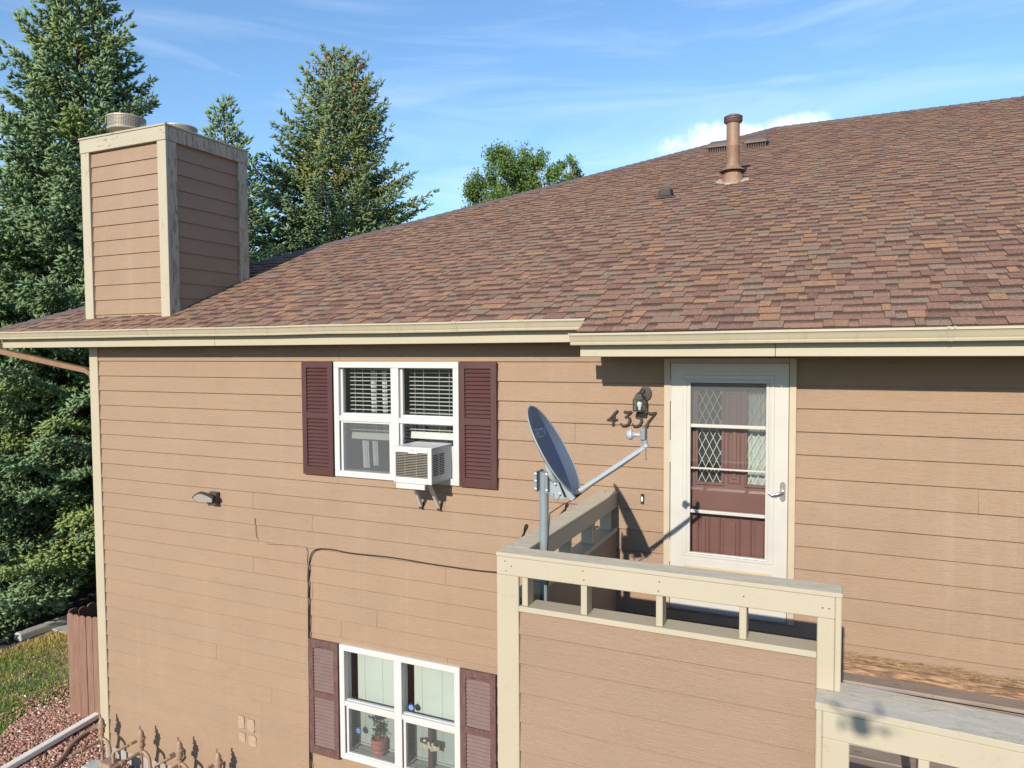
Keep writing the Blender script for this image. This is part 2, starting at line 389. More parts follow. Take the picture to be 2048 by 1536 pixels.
M_DRONE = plain("drone_plastic", (0.18, 0.18, 0.19), 0.45, 0, 0.05, 8)
def rot_mat():
    t = NT("rotted_siding"); g = t.noise(t.pos((1.8, 1.8, 22)), 5.0, 7, 0.7, 2.0); z = t.n("ShaderNodeSeparateXYZ"); t.l(t.pos(), z.inputs[0])
    e = t.noise(t.pos((2.0, 2, 8)), 1.5, 4)
    lim = t.math('ADD', t.ramp(z.outputs['Z'], -2.25, -2.13, 0.42, -0.35), t.math('MULTIPLY', e, 0.6))
    f = t.ramp(lim, 0.30, 0.42)
    wd = t.mix(t.ramp(g, 0.40, 0.60), (0.07, 0.038, 0.018), (0.33, 0.215, 0.115))
    t.col(t.mix(f, TAN, wd)); t.set(0.75); t.bump(g, 0.8, 0.008); return t.m
M_ROT = rot_mat()
M_LEDGER = NT("stained_ledger"); _g = M_LEDGER.noise(M_LEDGER.pos((1.5, 10, 14)), 3.2, 7, 0.7, 1.2)
M_LEDGER.col(M_LEDGER.mix(M_LEDGER.ramp(_g, 0.42, 0.62), (0.11, 0.06, 0.032), (0.36, 0.225, 0.13))); M_LEDGER.set(0.7); M_LEDGER.bump(_g, 0.5, 0.005); M_LEDGER = M_LEDGER.m
M_DECK = NT("deck_board_paint"); _g = M_DECK.noise(M_DECK.pos((1.2, 30, 30)), 3.0, 5, 0.65); _k = M_DECK.noise(M_DECK.pos((5, 14, 5)), 1.1, 3)
M_DECK.col(M_DECK.mix(M_DECK.ramp(_k, 0.66, 0.72), M_DECK.mix(M_DECK.ramp(_g, 0.3, 0.7), (0.16, 0.125, 0.105), (0.29, 0.245, 0.21)), (0.07, 0.055, 0.045)))
M_DECK.set(0.7); M_DECK.bump(_g, 0.4, 0.004); M_DECK = M_DECK.m

def shingle_mat():
    t = NT("asphalt_shingle")
    c = t.attr('col', 'Color'); band = t.attr('band')
    f2 = t.noise(t.pos(), 60, 3, 0.8); f1 = t.noise(t.pos(), 165, 2, 0.8); fine = t.math('ADD', t.math('MULTIPLY', f1, 0.5), t.math('MULTIPLY', f2, 0.5)); mid = t.noise(t.pos(), 34, 4, 0.6); big = t.noise(t.pos(), 0.7, 3)
    col = t.mix(t.ramp(fine, 0.42, 0.66, 0.0, 0.62), c, (0.065, 0.045, 0.038))
    col = t.mix(t.ramp(fine, 0.50, 0.36, 0.0, 0.40), col, (0.50, 0.36, 0.27))
    col = t.mix(t.ramp(mid, 0.35, 0.75, 0.0, 0.22), col, (0.10, 0.07, 0.06))
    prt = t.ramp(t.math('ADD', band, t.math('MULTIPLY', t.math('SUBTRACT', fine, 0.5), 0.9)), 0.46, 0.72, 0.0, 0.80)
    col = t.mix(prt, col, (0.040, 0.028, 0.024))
    t.col(col); t.set(0.9, 0, 0.25); t.bump(fine, 0.45, 0.004); return t.m
M_SHINGLE = shingle_mat()
M_CAPSH = plain("hip_cap_shingle", (0.105, 0.085, 0.085), 0.9, 0, 0.25, 30, 0.5)
M_ROOFDECK = plain("roof_underlay", (0.06, 0.045, 0.04), 0.9, 0, 0.1, 10)

def foliage(name, dark, light, warm, trans=0.25):
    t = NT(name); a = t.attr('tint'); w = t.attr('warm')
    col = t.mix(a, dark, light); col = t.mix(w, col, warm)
    t.col(col); t.set(0.6, 0, 0.3)
    tl = t.n("ShaderNodeBsdfTranslucent"); t.l(col, tl.inputs['Color'])
    mx = t.n("ShaderNodeMixShader"); mx.inputs[0].default_value = trans
    t.l(t.b.outputs[0], mx.inputs[1]); t.l(tl.outputs[0], mx.inputs[2]); t.l(mx.outputs[0], t.out.inputs['Surface'])
    return t.m
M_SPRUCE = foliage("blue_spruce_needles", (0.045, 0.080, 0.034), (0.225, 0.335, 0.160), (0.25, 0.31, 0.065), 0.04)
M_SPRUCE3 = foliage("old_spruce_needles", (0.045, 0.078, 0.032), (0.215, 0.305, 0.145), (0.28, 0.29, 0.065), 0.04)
M_CONE = plain("spruce_cone", (0.36, 0.125, 0.045), 0.7, 0, 0.25, 20)
M_POPLAR = foliage("poplar_leaf", (0.055, 0.108, 0.028), (0.165, 0.275, 0.075), (0.22, 0.30, 0.06), 0.25)
M_BARK = plain("spruce_bark", (0.085, 0.062, 0.048), 0.9, 0, 0.3, 14, 0.6)
M_BARK2 = plain("poplar_bark", (0.30, 0.28, 0.23), 0.85, 0, 0.2, 10, 0.4)
M_GRASS = foliage("lawn_grass", (0.080, 0.175, 0.016), (0.18, 0.32, 0.045), (0.52, 0.39, 0.13), 0.2)
def chips():
    t = NT("mulch_chip"); a = t.attr('tint'); w = t.attr('warm')
    t.col(t.mix(w, t.mix(a, (0.22, 0.105, 0.072), (0.52, 0.31, 0.23)), (0.78, 0.70, 0.62))); t.set(0.85); return t.m
M_CHIP = chips()
def soil():
    t = NT("dry_soil"); n = t.noise(t.pos(), 3.0, 6, 0.65); f = t.noise(t.pos(), 26, 4)
    t.col(t.mix(t.ramp(f, 0.3, 0.7), t.mix(t.ramp(n, 0.3, 0.7), (0.17, 0.115, 0.075), (0.30, 0.215, 0.15)), (0.24, 0.17, 0.12))); t.set(0.95); t.bump(f, 0.6, 0.02); return t.m
M_SOIL = soil()
M_MULCHBED = plain("mulch_bed", (0.20, 0.105, 0.075), 0.95, 0, 0.3, 16, 0.6)
M_ASPH = plain("asphalt", (0.05, 0.05, 0.052), 0.9, 0, 0.2, 30, 0.5)
M_TURF = plain("far_turf", (0.075, 0.105, 0.035), 0.95, 0, 0.3, 2)

# ------------------------------------------------------------------ ground, paving
g = MB(); g.add([(-400, -300, GZ - 0.05), (400, -300, GZ - 0.05), (400, 500, GZ - 0.05), (-400, 500, GZ - 0.05)], [(0, 1, 2, 3)])
g.build("ground", M_TURF, kind='structure')
g = MB(); g.add([(-60, -40, GZ - 0.035), (-13.05, -40, GZ - 0.035), (-13.02, 1.45, GZ - 0.035), (-13.22, 2.8, GZ - 0.035), (-13.3, 60, GZ - 0.035), (-60, 60, GZ - 0.035)], [(0, 1, 2, 3, 4, 5)])
g.build("parking_lot", M_ASPH, kind='structure')
g = MB(); g.prism_z([(-13.02, 1.45), (-9.0, 1.45), (-9.0, -14), (-13.05, -14)][::-1], GZ - 0.2, GZ - 0.012)
g.prism_z([(-13.22, 2.75), (-13.02, 1.4501), (-9.0, 1.4501), (-9.0, 6.0), (-13.25, 6.0)][::-1], GZ - 0.2, GZ - 0.0121)
g.build("yard_soil", M_SOIL, kind='structure')
g = MB(); g.prism_z([(-13.26, 2.55), (-10.4, 2.30), (-10.4, 3.5), (-13.26, 3.5)], GZ - 0.1, GZ + 0.0)
g.build("sidewalk", M_CONC, kind='structure', bevel=0.01)
g = MB(); g.add([(-8.0, -60, GZ - 0.03), (60, -60, GZ - 0.03), (60, -4.3, GZ - 0.03), (-8.0, -4.3, GZ - 0.03)], [(0, 1, 2, 3)]); g.build("unseen_dark_paving", M_ASPH, kind='structure')  # unseen dark asphalt added in front to cut light bounced onto the walls
# mulch bed beside the wall
bed = [(-10.45, 0.47), (-10.2, -0.10), (-9.7, -0.5), (-9.2, -1.0), (-8.6, -2.4), (-8.2, -4.2), (6, -4.2), (6, 0.02), (-8.36, 0.02), (-8.36, 1.2), (-9.9, 1.0)]
g = MB(); g.prism_z(bed, GZ - 0.15, GZ + 0.004); g.build("mulch_bed", M_MULCHBED, kind='structure')

def in_poly(P, poly):
    x, y = P[:, 0], P[:, 1]; c = np.zeros(len(P), bool); j = len(poly) - 1
    for i in range(len(poly)):
        xi, yi = poly[i]; xj, yj = poly[j]
        c ^= ((yi > y) != (yj > y)) & (x < (xj - xi) * (y - yi) / (yj - yi + 1e-12) + xi); j = i
    return c
def vnoise(x, y, s, seed=0):
    """cheap smooth value noise"""
    r = np.random.default_rng(seed); G = r.random((64, 64)); u = (x * s) % 64; v = (y * s) % 64
    i = u.astype(int); j = v.astype(int); fu = u - i; fv = v - j; fu = fu * fu * (3 - 2 * fu); fv = fv * fv * (3 - 2 * fv); i2 = (i + 1) % 64; j2 = (j + 1) % 64
    return (G[i, j] * (1 - fu) + G[i2, j] * fu) * (1 - fv) + (G[i, j2] * (1 - fu) + G[i2, j2] * fu) * fv
# grass blades
n = 70000
P = np.stack([nrg.uniform(-13.2, -9.2, n), nrg.uniform(-4.5, 2.75, n)], 1)
inbed = in_poly(P, bed)
f1 = vnoise(P[:, 0], P[:, 1], 1.1, 3) * 0.6 + vnoise(P[:, 0], P[:, 1], 3.4, 4) * 0.4
edge = (P[:, 0] + 13.05)                                       # dry strip along the asphalt
bare = np.clip((P[:, 1] - 0.55) * 0.55 + 0.30 * (f1 - 0.5) * 2, 0, 1) * np.clip((P[:, 0] + 12.7) * 0.8, 0, 1)
keep = (~inbed) & (nrg.random(n) > bare * 0.95) & (P[:, 0] > -13.05) & (P[:, 1] < 2.5) & (nrg.random(n) < 0.35 + 1.1 * f1)
P = P[keep]; f1 = f1[keep]; m = len(P)
h = nrg.uniform(0.03, 0.075, m); a = nrg.uniform(0, 2 * np.pi, m); w = nrg.uniform(0.004, 0.009, m)
dx, dy = np.cos(a) * w, np.sin(a) * w; lx, ly = nrg.normal(0, 0.025, m), nrg.normal(0, 0.025, m)
z = np.full(m, GZ - 0.012)
V = np.stack([np.stack([P[:, 0] - dx, P[:, 1] - dy, z], 1), np.stack([P[:, 0] + dx, P[:, 1] + dy, z], 1), np.stack([P[:, 0] + lx, P[:, 1] + ly, z + h], 1)], 1).reshape(-1, 3)
dry = np.clip((f1 < 0.42) * 0.45 + np.clip((P[:, 1] - 0.75) * 0.5, 0, 0.8) + np.clip(0.5 - (P[:, 0] + 13.0), 0, 0.6) + nrg.normal(-0.12, 0.16, m), 0, 1)
me = tri_mesh("grass", V, M_GRASS, {'tint': np.repeat(nrg.random(m), 3), 'warm': np.repeat(dry, 3)})
tag(link("grass", me, kind='stuff'), "patchy green and straw coloured lawn beside the brown fence", "grass")
# mulch chips
n = 62000
P = np.stack([nrg.uniform(-10.5, -3.0, n), nrg.uniform(-2.0, 1.1, n)], 1); P = P[in_poly(P, bed)]
ex = np.stack([nrg.normal(-10.3, 0.28, 700), nrg.normal(0.7, 0.4, 700)], 1); ex2 = np.stack([nrg.uniform(-12.3, -10, 130), nrg.uniform(-0.2, 2.0, 130)], 1)
P = np.concatenate([P, ex, ex2]); m = len(P)
L = nrg.uniform(0.008, 0.030, m); W = nrg.uniform(0.005, 0.013, m); T = nrg.uniform(0.003, 0.008, m)
A = nrg.uniform(0, 2 * np.pi, m); pit = nrg.normal(0, 0.35, m)
ux = np.stack([np.cos(A) * np.cos(pit), np.sin(A) * np.cos(pit), np.sin(pit)], 1); uy = np.stack([-np.sin(A), np.cos(A), np.zeros(m)], 1); uz = np.cross(ux, uy)
cen = np.stack([P[:, 0], P[:, 1], GZ + 0.006 + nrg.uniform(0, 0.022, m)], 1)
cor = []
for sx, sy, sz in ((-1, -1, 0), (1, -1, 0), (1, 1, 0), (-1, 1, 0), (-.8, -.8, 1), (.8, -.8, 1), (.8, .8, 1), (-.8, .8, 1)):
    cor.append(cen + ux * (sx * L)[:, None] + uy * (sy * W)[:, None] + uz * (sz * 2 * T)[:, None])
V = np.stack(cor, 1).reshape(-1, 3)
q = [(4, 5, 6), (4, 6, 7), (0, 1, 5), (0, 5, 4), (1, 2, 6), (1, 6, 5), (2, 3, 7), (2, 7, 6), (3, 0, 4), (3, 4, 7)]
F = (np.arange(m)[:, None, None] * 8 + np.array(q)[None]).reshape(-1, 3)
me = tri_mesh("mulch", V, M_CHIP, {'tint': np.repeat(nrg.random(m), 8), 'warm': np.repeat((nrg.random(m) > 0.965).astype(float), 8)}, F)
tag(link("mulch", me, kind='stuff'), "reddish brown wood chip mulch scattered along the house wall", "mulch")

# ------------------------------------------------------------------ building
BX0, BX1, BY1 = -8.365, 7.0, 17.0                 # left corner, right end, back
EXPO = 0.178
house = thing("apartment_building", "tan lap sided apartment building with brown shingle hip roof and cream trim", "building", (-2, 4, GZ))
hp = Matrix.Translation((2, -4, -GZ))
def part(o):                                       # building parts are modelled in world coordinates
    o.parent = house; o.matrix_parent_inverse = hp; return o
UW = (-4.672, -3.236, -1.166, 0.0)                # upper window outer rectangle x0,x1,z0,z1
LW = (-4.660, -3.250, -4.105, -2.905)
DR = (-1.318, -0.300, -2.045, 0.035)              # door casing
OPEN = [UW, LW, DR]
def subtract(rects, o):
    out = []
    for x0, x1, z0, z1 in rects:
        a0, a1, b0, b1 = max(x0, o[0]), min(x1, o[1]), max(z0, o[2]), min(z1, o[3])
        if a0 >= a1 or b0 >= b1: out.append((x0, x1, z0, z1)); continue
        if x0 < a0: out.append((x0, a0, z0, z1))
        if a1 < x1: out.append((a1, x1, z0, z1))
        if z0 < b0: out.append((a0, a1, z0, b0))
        if b1 < z1: out.append((a0, a1, b1, z1))
    return out
# backing wall with openings
rects = [(BX0, BX1, -4.80, 0.42)]
ins = 0.03
for o in OPEN: rects = subtract(rects, (o[0] + ins, o[1] - ins, o[2] + ins, o[3] - ins))
b = MB()
for x0, x1, z0, z1 in rects: b.box(x0, x1, 0.0203, 0.12, z0, z1)
wall = part(b.build("wall", M_SIDING))
b = MB(); b.box(BX0, BX0 + 0.12, 0.1205, BY1, -4.80, 0.42); b.box(BX1 - 0.12, BX1, 0.1205, BY1, -4.80, 0.42); b.box(BX0, BX1, BY1, BY1 + 0.12, -4.80, 0.42)
part(b.build("side_wall", M_SIDING_Y))
b = MB(); b.box(BX0 + 0.03, BX1 - 0.03, 0.02, BY1, GZ - 0.2, -4.80); part(b.build("foundation", M_FOUND))

JOINTS = {-1: [-4.628], 6: [-4.655], 7: [-3.41], 8: [-5.805], 9: [-5.0], 11: [-3.411], 12: [-5.822], 13: [-5.012], 14: [-4.205], 15: [-4.65], 16: [-3.402], 18: [-6.4], 20: [-5.6], 22: [-2.4], 3: [-2.1], 5: [0.9], 10: [2.6], 2: [3.4]}
def plank_piece(mb, x0, x1, z0, z1, zb, y0=0.0, jit=0.0):
    """beveled lap board: proud at its lower edge zb, tucked at the top"""
    yy = lambda z: y0 + 0.0005 + jit * (1 - (z - zb) / EXPO) + (z - zb) / EXPO * 0.0165
    mb.add([(x0, yy(z0), z0), (x1, yy(z0), z0), (x1, yy(z1), z1), (x0, yy(z1), z1), (x0, y0 + 0.0195, z0), (x1, y0 + 0.0195, z0), (x1, y0 + 0.0195, z1), (x0, y0 + 0.0195, z1)],
           [(0, 1, 2, 3), (1, 0, 4, 5), (2, 1, 5, 6), (3, 2, 6, 7), (0, 3, 7, 4)]) if z0 > zb + 1e-6 else \
    mb.add([(x0, yy(z0), z0 + 0.0045), (x1, yy(z0), z0 + 0.0045), (x1, yy(z1), z1), (x0, yy(z1), z1), (x0, y0 + 0.0195, z0), (x1, y0 + 0.0195, z0), (x1, y0 + 0.0195, z1), (x0, y0 + 0.0195, z1), (x0, yy(z0) + 0.005, z0), (x1, yy(z0) + 0.005, z0)],
           [(0, 1, 2, 3), (8, 9, 1, 0), (9, 8, 4, 5), (2, 1, 9, 5, 6), (3, 2, 6, 7), (8, 0, 3, 7, 4)])
def add_planks(k, x0, x1, opens, parent, mat, y0=0.0, ztop=None, zbot=None):
    zb, zt = -(k + 1) * EXPO, -k * EXPO
    lo, hi = (zb if zbot is None else zbot), (zt if ztop is None else ztop)
    xs = [x0] + [j for j in JOINTS.get(k, []) if x0 < j < x1] + [x1]
    for i in range(len(xs) - 1):
        a, c = xs[i] + (0.0012 if i else 0), xs[i + 1] - (0.0012 if i < len(xs) - 2 else 0)
        rs = [(a, c, lo, hi)]
        for o in opens: rs = subtract(rs, o)
        # group pieces that touch sideways round an opening into separate boards left/right
        if not rs: continue
        groups = []
        for r in rs:
            hit = [g_ for g_ in groups if any(abs(r[0] - q[1]) < 1e-6 or abs(r[1] - q[0]) < 1e-6 for q in g_)]
            for h_ in hit: groups.remove(h_)
            groups.append(sum(hit, []) + [r])
        for g_ in groups:
            mb = MB(); jit = rng.uniform(-0.0012, 0.0016)
            for r in g_: plank_piece(mb, *r, zb, y0, jit)
            o = mb.build("siding_plank", mat); o.parent = wall
            if parent is not None: o.parent = parent
WX0 = BX0 + 0.145
for k in range(-2, 27):
    if k == -2: add_planks(k, WX0, BX1 - 0.15, OPEN, None, M_SIDING, ztop=0.30)
    else:
        m_ = M_SIDING
        add_planks(k, WX0, BX1 - 0.15, OPEN, None, m_, zbot=(-4.80 if k == 26 else None))
# rotted lower boards right of the landing: a thin re-faced strip of the board there
b = MB()
zb = -13 * EXPO
b.add([(0.03, -0.0012, zb + 0.012), (4.2, -0.0012, zb + 0.012), (4.2, 0.0138, zb + EXPO - 0.006), (0.03, 0.0138, zb + EXPO - 0.006), (0.03, 0.0195, zb + 0.012), (4.2, 0.0195, zb + 0.012)],
      [(0, 1, 2, 3), (0, 4, 5, 1)])
ob = b.build("rotted_board", M_ROT); ob.parent = wall; ob['label'] = "water rotted bare wood at the foot of the siding"
# corner board
b = MB(); b.prism_z([(BX0 - 0.002, -0.012), (BX0 + 0.145, -0.012), (BX0 + 0.145, 0.0200), (BX0 + 0.025, 0.0200), (BX0 + 0.025, 0.13), (BX0 - 0.002, 0.13)], -4.78, 0.20)
ob = b.build("corner_board", M_CREAM, bevel=0.004); ob.parent = wall
# four unpainted patches by the lower wall
for (px, pz, w_, h_) in ((-6.04, -4.03, 0.095, 0.15), (-5.90, -4.04, 0.11, 0.14), (-6.03, -4.20, 0.10, 0.11), (-5.88, -4.21, 0.11, 0.12)):
    b = MB(); pts = []
    for i in range(14):
        a = 2 * math.pi * i / 14; c, s = math.cos(a), math.sin(a); kx = 1 / max(abs(c), abs(s))
        pts.append((px + c * kx * w_ / 2 * rng.uniform(0.86, 1.05), pz + s * kx * h_ / 2 * rng.uniform(0.86, 1.05)))
    b.prism_y(pts, -0.0022, 0.018); ob = b.build("paint_patch", M_PATCH); ob.parent = wall

# ------------------------------------------------------------------ eaves
RM, RC = 0.43, 0.50                                  # roof plane z = RC + RM*y
rz = lambda y: RC + RM * y
def gutter(x0, x1, yb, z0, dz, h=0.094):
    """K profile trough; yb = back (fascia face), z0 = bottom at x0, dz = rise to x1"""
    prof = [(-0.002, 0), (-0.072, 0), (-0.082, 0.004), (-0.085, 0.018), (-0.080, 0.024), (-0.086, 0.034), (-0.097, 0.062), (-0.103, 0.072), (-0.112, 0.076), (-0.112, 0.091), (-0.102, 0.094),
            (-0.100, 0.089), (-0.098, 0.078), (-0.090, 0.066), (-0.079, 0.036), (-0.074, 0.026), (-0.074, 0.008), (-0.006, 0.006), (-0.006, 0.092), (-0.002, 0.092)]
    prof = [(yb + y, z * h / 0.094) for y, z in prof]
    b = MB(); nseg = 12; n_ = len(prof)
    vs = []; r_ = random.Random(3)
    for i in range(nseg + 1):
        t = i / nseg; x = x0 + (x1 - x0) * t; w_ = 0 if i in (0, nseg) else r_.uniform(-0.003, 0.003)
        vs += [(x, y, z0 + dz * t + z + w_) for y, z in prof]
    fs = [(i * n_ + k, i * n_ + (k + 1) % n_, (i + 1) * n_ + (k + 1) % n_, (i + 1) * n_ + k) for i in range(nseg) for k in range(n_)]
    b.add(vs, fs)
    for x in (x0, x1):                               # end caps
        s = -1 if x == x0 else 1; zz = z0 if x == x0 else z0 + dz
        o = [(x + s * 0.001, y, z + zz) for y, z in prof[:10]] + [(x + s * 0.001, yb - 0.002, zz + h * .97)]
        b.add(o, [tuple(range(len(o)))] if s < 0 else [tuple(range(len(o) - 1, -1, -1))])
        b.box(x - 0.006, x + 0.006, yb - 0.116, yb - 0.001, zz + h * .88, zz + h * 1.01)
    return b
EX0 = -9.62
# left (main) eave
for xa, xb in ((EX0, -6.02), (-6.017, -1.80)):
    b = MB(); b.box(xa, xb, -0.27, -0.245, 0.168, 0.345); part(b.build("fascia", M_CREAM, bevel=0.003))
part(gutter(EX0 - 0.10, -1.885, -0.2705, 0.272, -0.008).build("gutter", M_GUTTER))
b = MB(); b.box(EX0 + 0.02, -1.80, -0.2449, 0.0, 0.182, 0.192); part(b.build("soffit", M_SOFFIT))
for x in (-6.95, -3.1):                              # slip joint sleeves
    g_ = gutter(x, x + 0.035, -0.2705, 0.2705 - 0.008 * (x + 9.7) / 7.8, 0, 0.0962); g_.v = [(a, b_ - 0.0018 if b_ < -0.28 else b_, c_ + 0.0006) for a, b_, c_ in g_.v]; part(g_.build("gutter_sleeve", M_GUTTER))
# left side eave
b = MB(); b.box(EX0, EX0 + 0.025, -0.2448, BY1 + 0.5, 0.168, 0.345); part(b.build("fascia", M_CREAM, bevel=0.003))
b = MB(); b.box(EX0 + 0.026, BX0 - 0.003, 0.001, BY1 + 0.5, 0.182, 0.192); part(b.build("soffit", M_SOFFIT))
# right, deeper eave over the entry
RX0 = -1.862
for xa, xb in ((RX0, -0.418), (-0.415, 3.2), (3.203, BX1 + 0.6)):
    b = MB(); b.box(xa, xb, -0.545, -0.52, 0.050, 0.215); part(b.build("fascia", M_CREAM, bevel=0.003))
part(gutter(-1.915, BX1 + 0.65, -0.5455, 0.138, 0.022).build("gutter", M_GUTTER))
b = MB(); b.box(RX0 + 0.02, BX1 + 0.5, -0.5199, 0.0, 0.062, 0.070); part(b.build("soffit", M_SOFFIT))
b = MB(); b.add([(RX0, -0.5195, 0.052), (RX0, 0.0, 0.052), (RX0, 0.0, 0.42), (RX0, -0.5195, 0.235), (RX0 + 0.018, -0.5195, 0.052), (RX0 + 0.018, 0.0, 0.052), (RX0 + 0.018, 0.0, 0.42), (RX0 + 0.018, -0.5195, 0.235)],
                [(0, 3, 2, 1), (4, 5, 6, 7), (0, 1, 5, 4), (0, 4, 7, 3), (3, 7, 6, 2)])
part(b.build("eave_return", M_SOFFIT))
for x in (0.62,):
    g_ = gutter(x, x + 0.035, -0.5455, 0.1365 + 0.022 * (x + 1.9) / 9.5, 0, 0.0962); g_.v = [(a, b_ - 0.0018 if b_ < -0.56 else b_, c_ + 0.0006) for a, b_, c_ in g_.v]; part(g_.build("gutter_sleeve", M_GUTTER))
# downspout from the far gutter corner back to the wall corner, then down the side
b = MB()
def rect_pipe(b, pts, w, d):
    pts = [Vector(p) for p in pts]; rings = []
    for i, p in enumerate(pts):
        t = (pts[min(i + 1, len(pts) - 1)] - pts[max(i - 1, 0)]).normalized()
        s = Vector((0, 1, 0)) if abs(t.y) < 0.9 else Vector((1, 0, 0))
        s = (s - t * s.dot(t)).normalized(); u = t.cross(s)
        rings.append([p + s * (w / 2 * a) + u * (d / 2 * c) for a, c in ((-1, -1), (1, -1), (1, 1), (-1, 1))])
    vs = [v for r_ in rings for v in r_]
    fs = [(i * 4 + k, i * 4 + (k + 1) % 4, (i + 1) * 4 + (k + 1) % 4, (i + 1) * 4 + k) for i in range(len(pts) - 1) for k in range(4)]
    b.add(vs, fs)
rect_pipe(b, [(-9.66, -0.325, 0.275), (-9.66, -0.32, 0.19), (-9.60, -0.30, 0.125), (-8.52, 0.06, -0.115), (-8.445, 0.085, -0.16), (-8.42, 0.09, -0.26), (-8.42, 0.09, -4.78)], 0.085, 0.062)
part(b.build("downspout", M_SPOUT, bevel=0.006))

# ------------------------------------------------------------------ roof
HA = (-9.802, -0.33); HK = (-1.19, 8.82)             # hip line in plan
hipx = lambda y: HA[0] + (HK[0] - HA[0]) * (y - HA[1]) / (HK[1] - HA[1])
RIDGE_Y = HK[1]; RXR = BX1 + 0.6
b = MB()
lo = lambda x, y: (x, y, rz(y) - 0.012)
back_y = 2 * RIDGE_Y + 0.33
b.add([lo(HA[0] + 0.02, -0.32), lo(RX0, -0.32), lo(RX0, -0.585), lo(RXR, -0.585), lo(RXR, RIDGE_Y), lo(HK[0], RIDGE_Y)], [(0, 1, 2, 3, 4, 5)])
zE, zR = rz(-0.33) - 0.012, rz(RIDGE_Y) - 0.012
b.add([(HA[0], -0.33, zE), (HK[0], RIDGE_Y, zR), (HA[0], back_y, zE)], [(0, 1, 2)])
b.add([(HA[0], back_y, zE), (HK[0], RIDGE_Y, zR), (RXR, RIDGE_Y, zR), (RXR, back_y, zE)], [(0, 1, 2, 3)])
b.add([(RXR, -0.585, rz(-0.585) - 0.012), (RXR, back_y, zE), (RXR, RIDGE_Y, zR)], [(0, 1, 2)])
roof = part(b.build("roof", M_ROOFDECK))

PAL = [((0.329, 0.177, 0.094), 0.15), ((0.260, 0.141, 0.094), 0.30), ((0.239, 0.164, 0.114), 0.18), ((0.204, 0.099, 0.069), 0.20), ((0.288, 0.160, 0.102), 0.17)]
pc = [p for p, w in PAL]; pw = np.cumsum([w for p, w in PAL])
csl = 1 / math.sqrt(1 + RM * RM)
EX_S = 0.1435
dyc = EX_S * csl                                     # course step in plan
def tab_verts(x0, x1, x0t, x1t, y0, thick):
    """slab: lower butt edge proud, upper edge tucked under the next course"""
    y1 = y0 + dyc * 1.22
    nz_ = csl; ny_ = -RM * csl
    def p(x, y, hgt): return (x, y + ny_ * hgt, rz(y) + nz_ * hgt)
    return [p(x0, y0, -0.003), p(x1, y0, -0.003), p(x1t, y1, -0.006), p(x0t, y1, -0.006), p(x0, y0, thick), p(x1, y0, thick), p(x1t, y1, thick * 0.15), p(x0t, y1, thick * 0.15)]
TF = [(4, 5, 6, 7), (8, 9, 11, 10), (12, 13, 15, 14), (16, 17, 19, 18)]
TI = [0, 1, 2, 3, 4, 5, 6, 7, 0, 1, 4, 5, 1, 2, 5, 6, 3, 0, 7, 4]      # edge faces get corners of their own: bare asphalt, dark
tabs = []
tr = random.Random(77)
yc = -0.60; ci = 0
n_courses = int((RIDGE_Y + 0.60) / dyc) + 1
last_c = 0
for ci in range(n_courses):
    y0 = -0.60 + ci * dyc
    if y0 + 0.02 > RIDGE_Y: break
    xl = RX0 - 0.012 if y0 < -0.34 else hipx(y0)
    if y0 < -0.34 and y0 + dyc > -0.34: pass
    x = xl - (tr.uniform(0, 0.15) if y0 >= -0.34 else 0)
    raised = tr.random() < 0.5
    while x < RXR and x < 5.2:
        w = tr.choice((0.065, 0.085, 0.105, 0.125, 0.145, 0.165, 0.19, 0.23)) * tr.uniform(0.9, 1.12)
        xa, xb = max(x, xl), min(x + w, RXR)
        if xb - xa > 0.02:
            # clip the upper corners along the hip
            yt = y0 + dyc * 1.22
            hx = hipx(min(yt, RIDGE_Y)) if y0 >= -0.34 else xl
            xat, xbt = max(xa, hx if y0 >= -0.34 else xa), max(xb, hx if y0 >= -0.34 else xb)
            u = tr.random(); k = int(np.searchsorted(pw, u)); k = min(k, len(pc) - 1)
            if k == last_c and tr.random() < 0.6: k = (k + 1 + tr.randrange(3)) % len(pc)
            last_c = k
            f = tr.uniform(0.86, 1.12); c = tuple(v * f for v in pc[k])
            if yt > RIDGE_Y + 0.02: pass
            tabs.append((tab_verts(xa + 0.0012, xb - 0.0012, xat + 0.0012, xbt - 0.0012, y0 + tr.uniform(-0.002, 0.002), (0.0135 if raised else 0.0075) * tr.uniform(0.9, 1.15)), c, raised))
        x += w; raised = not raised if tr.random() < 0.85 else raised
# drop boards under the chimney box
def hidden(t): 
    v = t[0]; cx = (v[0][0] + v[1][0]) / 2; cy = v[0][1]
    return -8.40 < cx < -7.1 and 0.12 < cy < 1.1
tabs = [t for t in tabs if not hidden(t)]
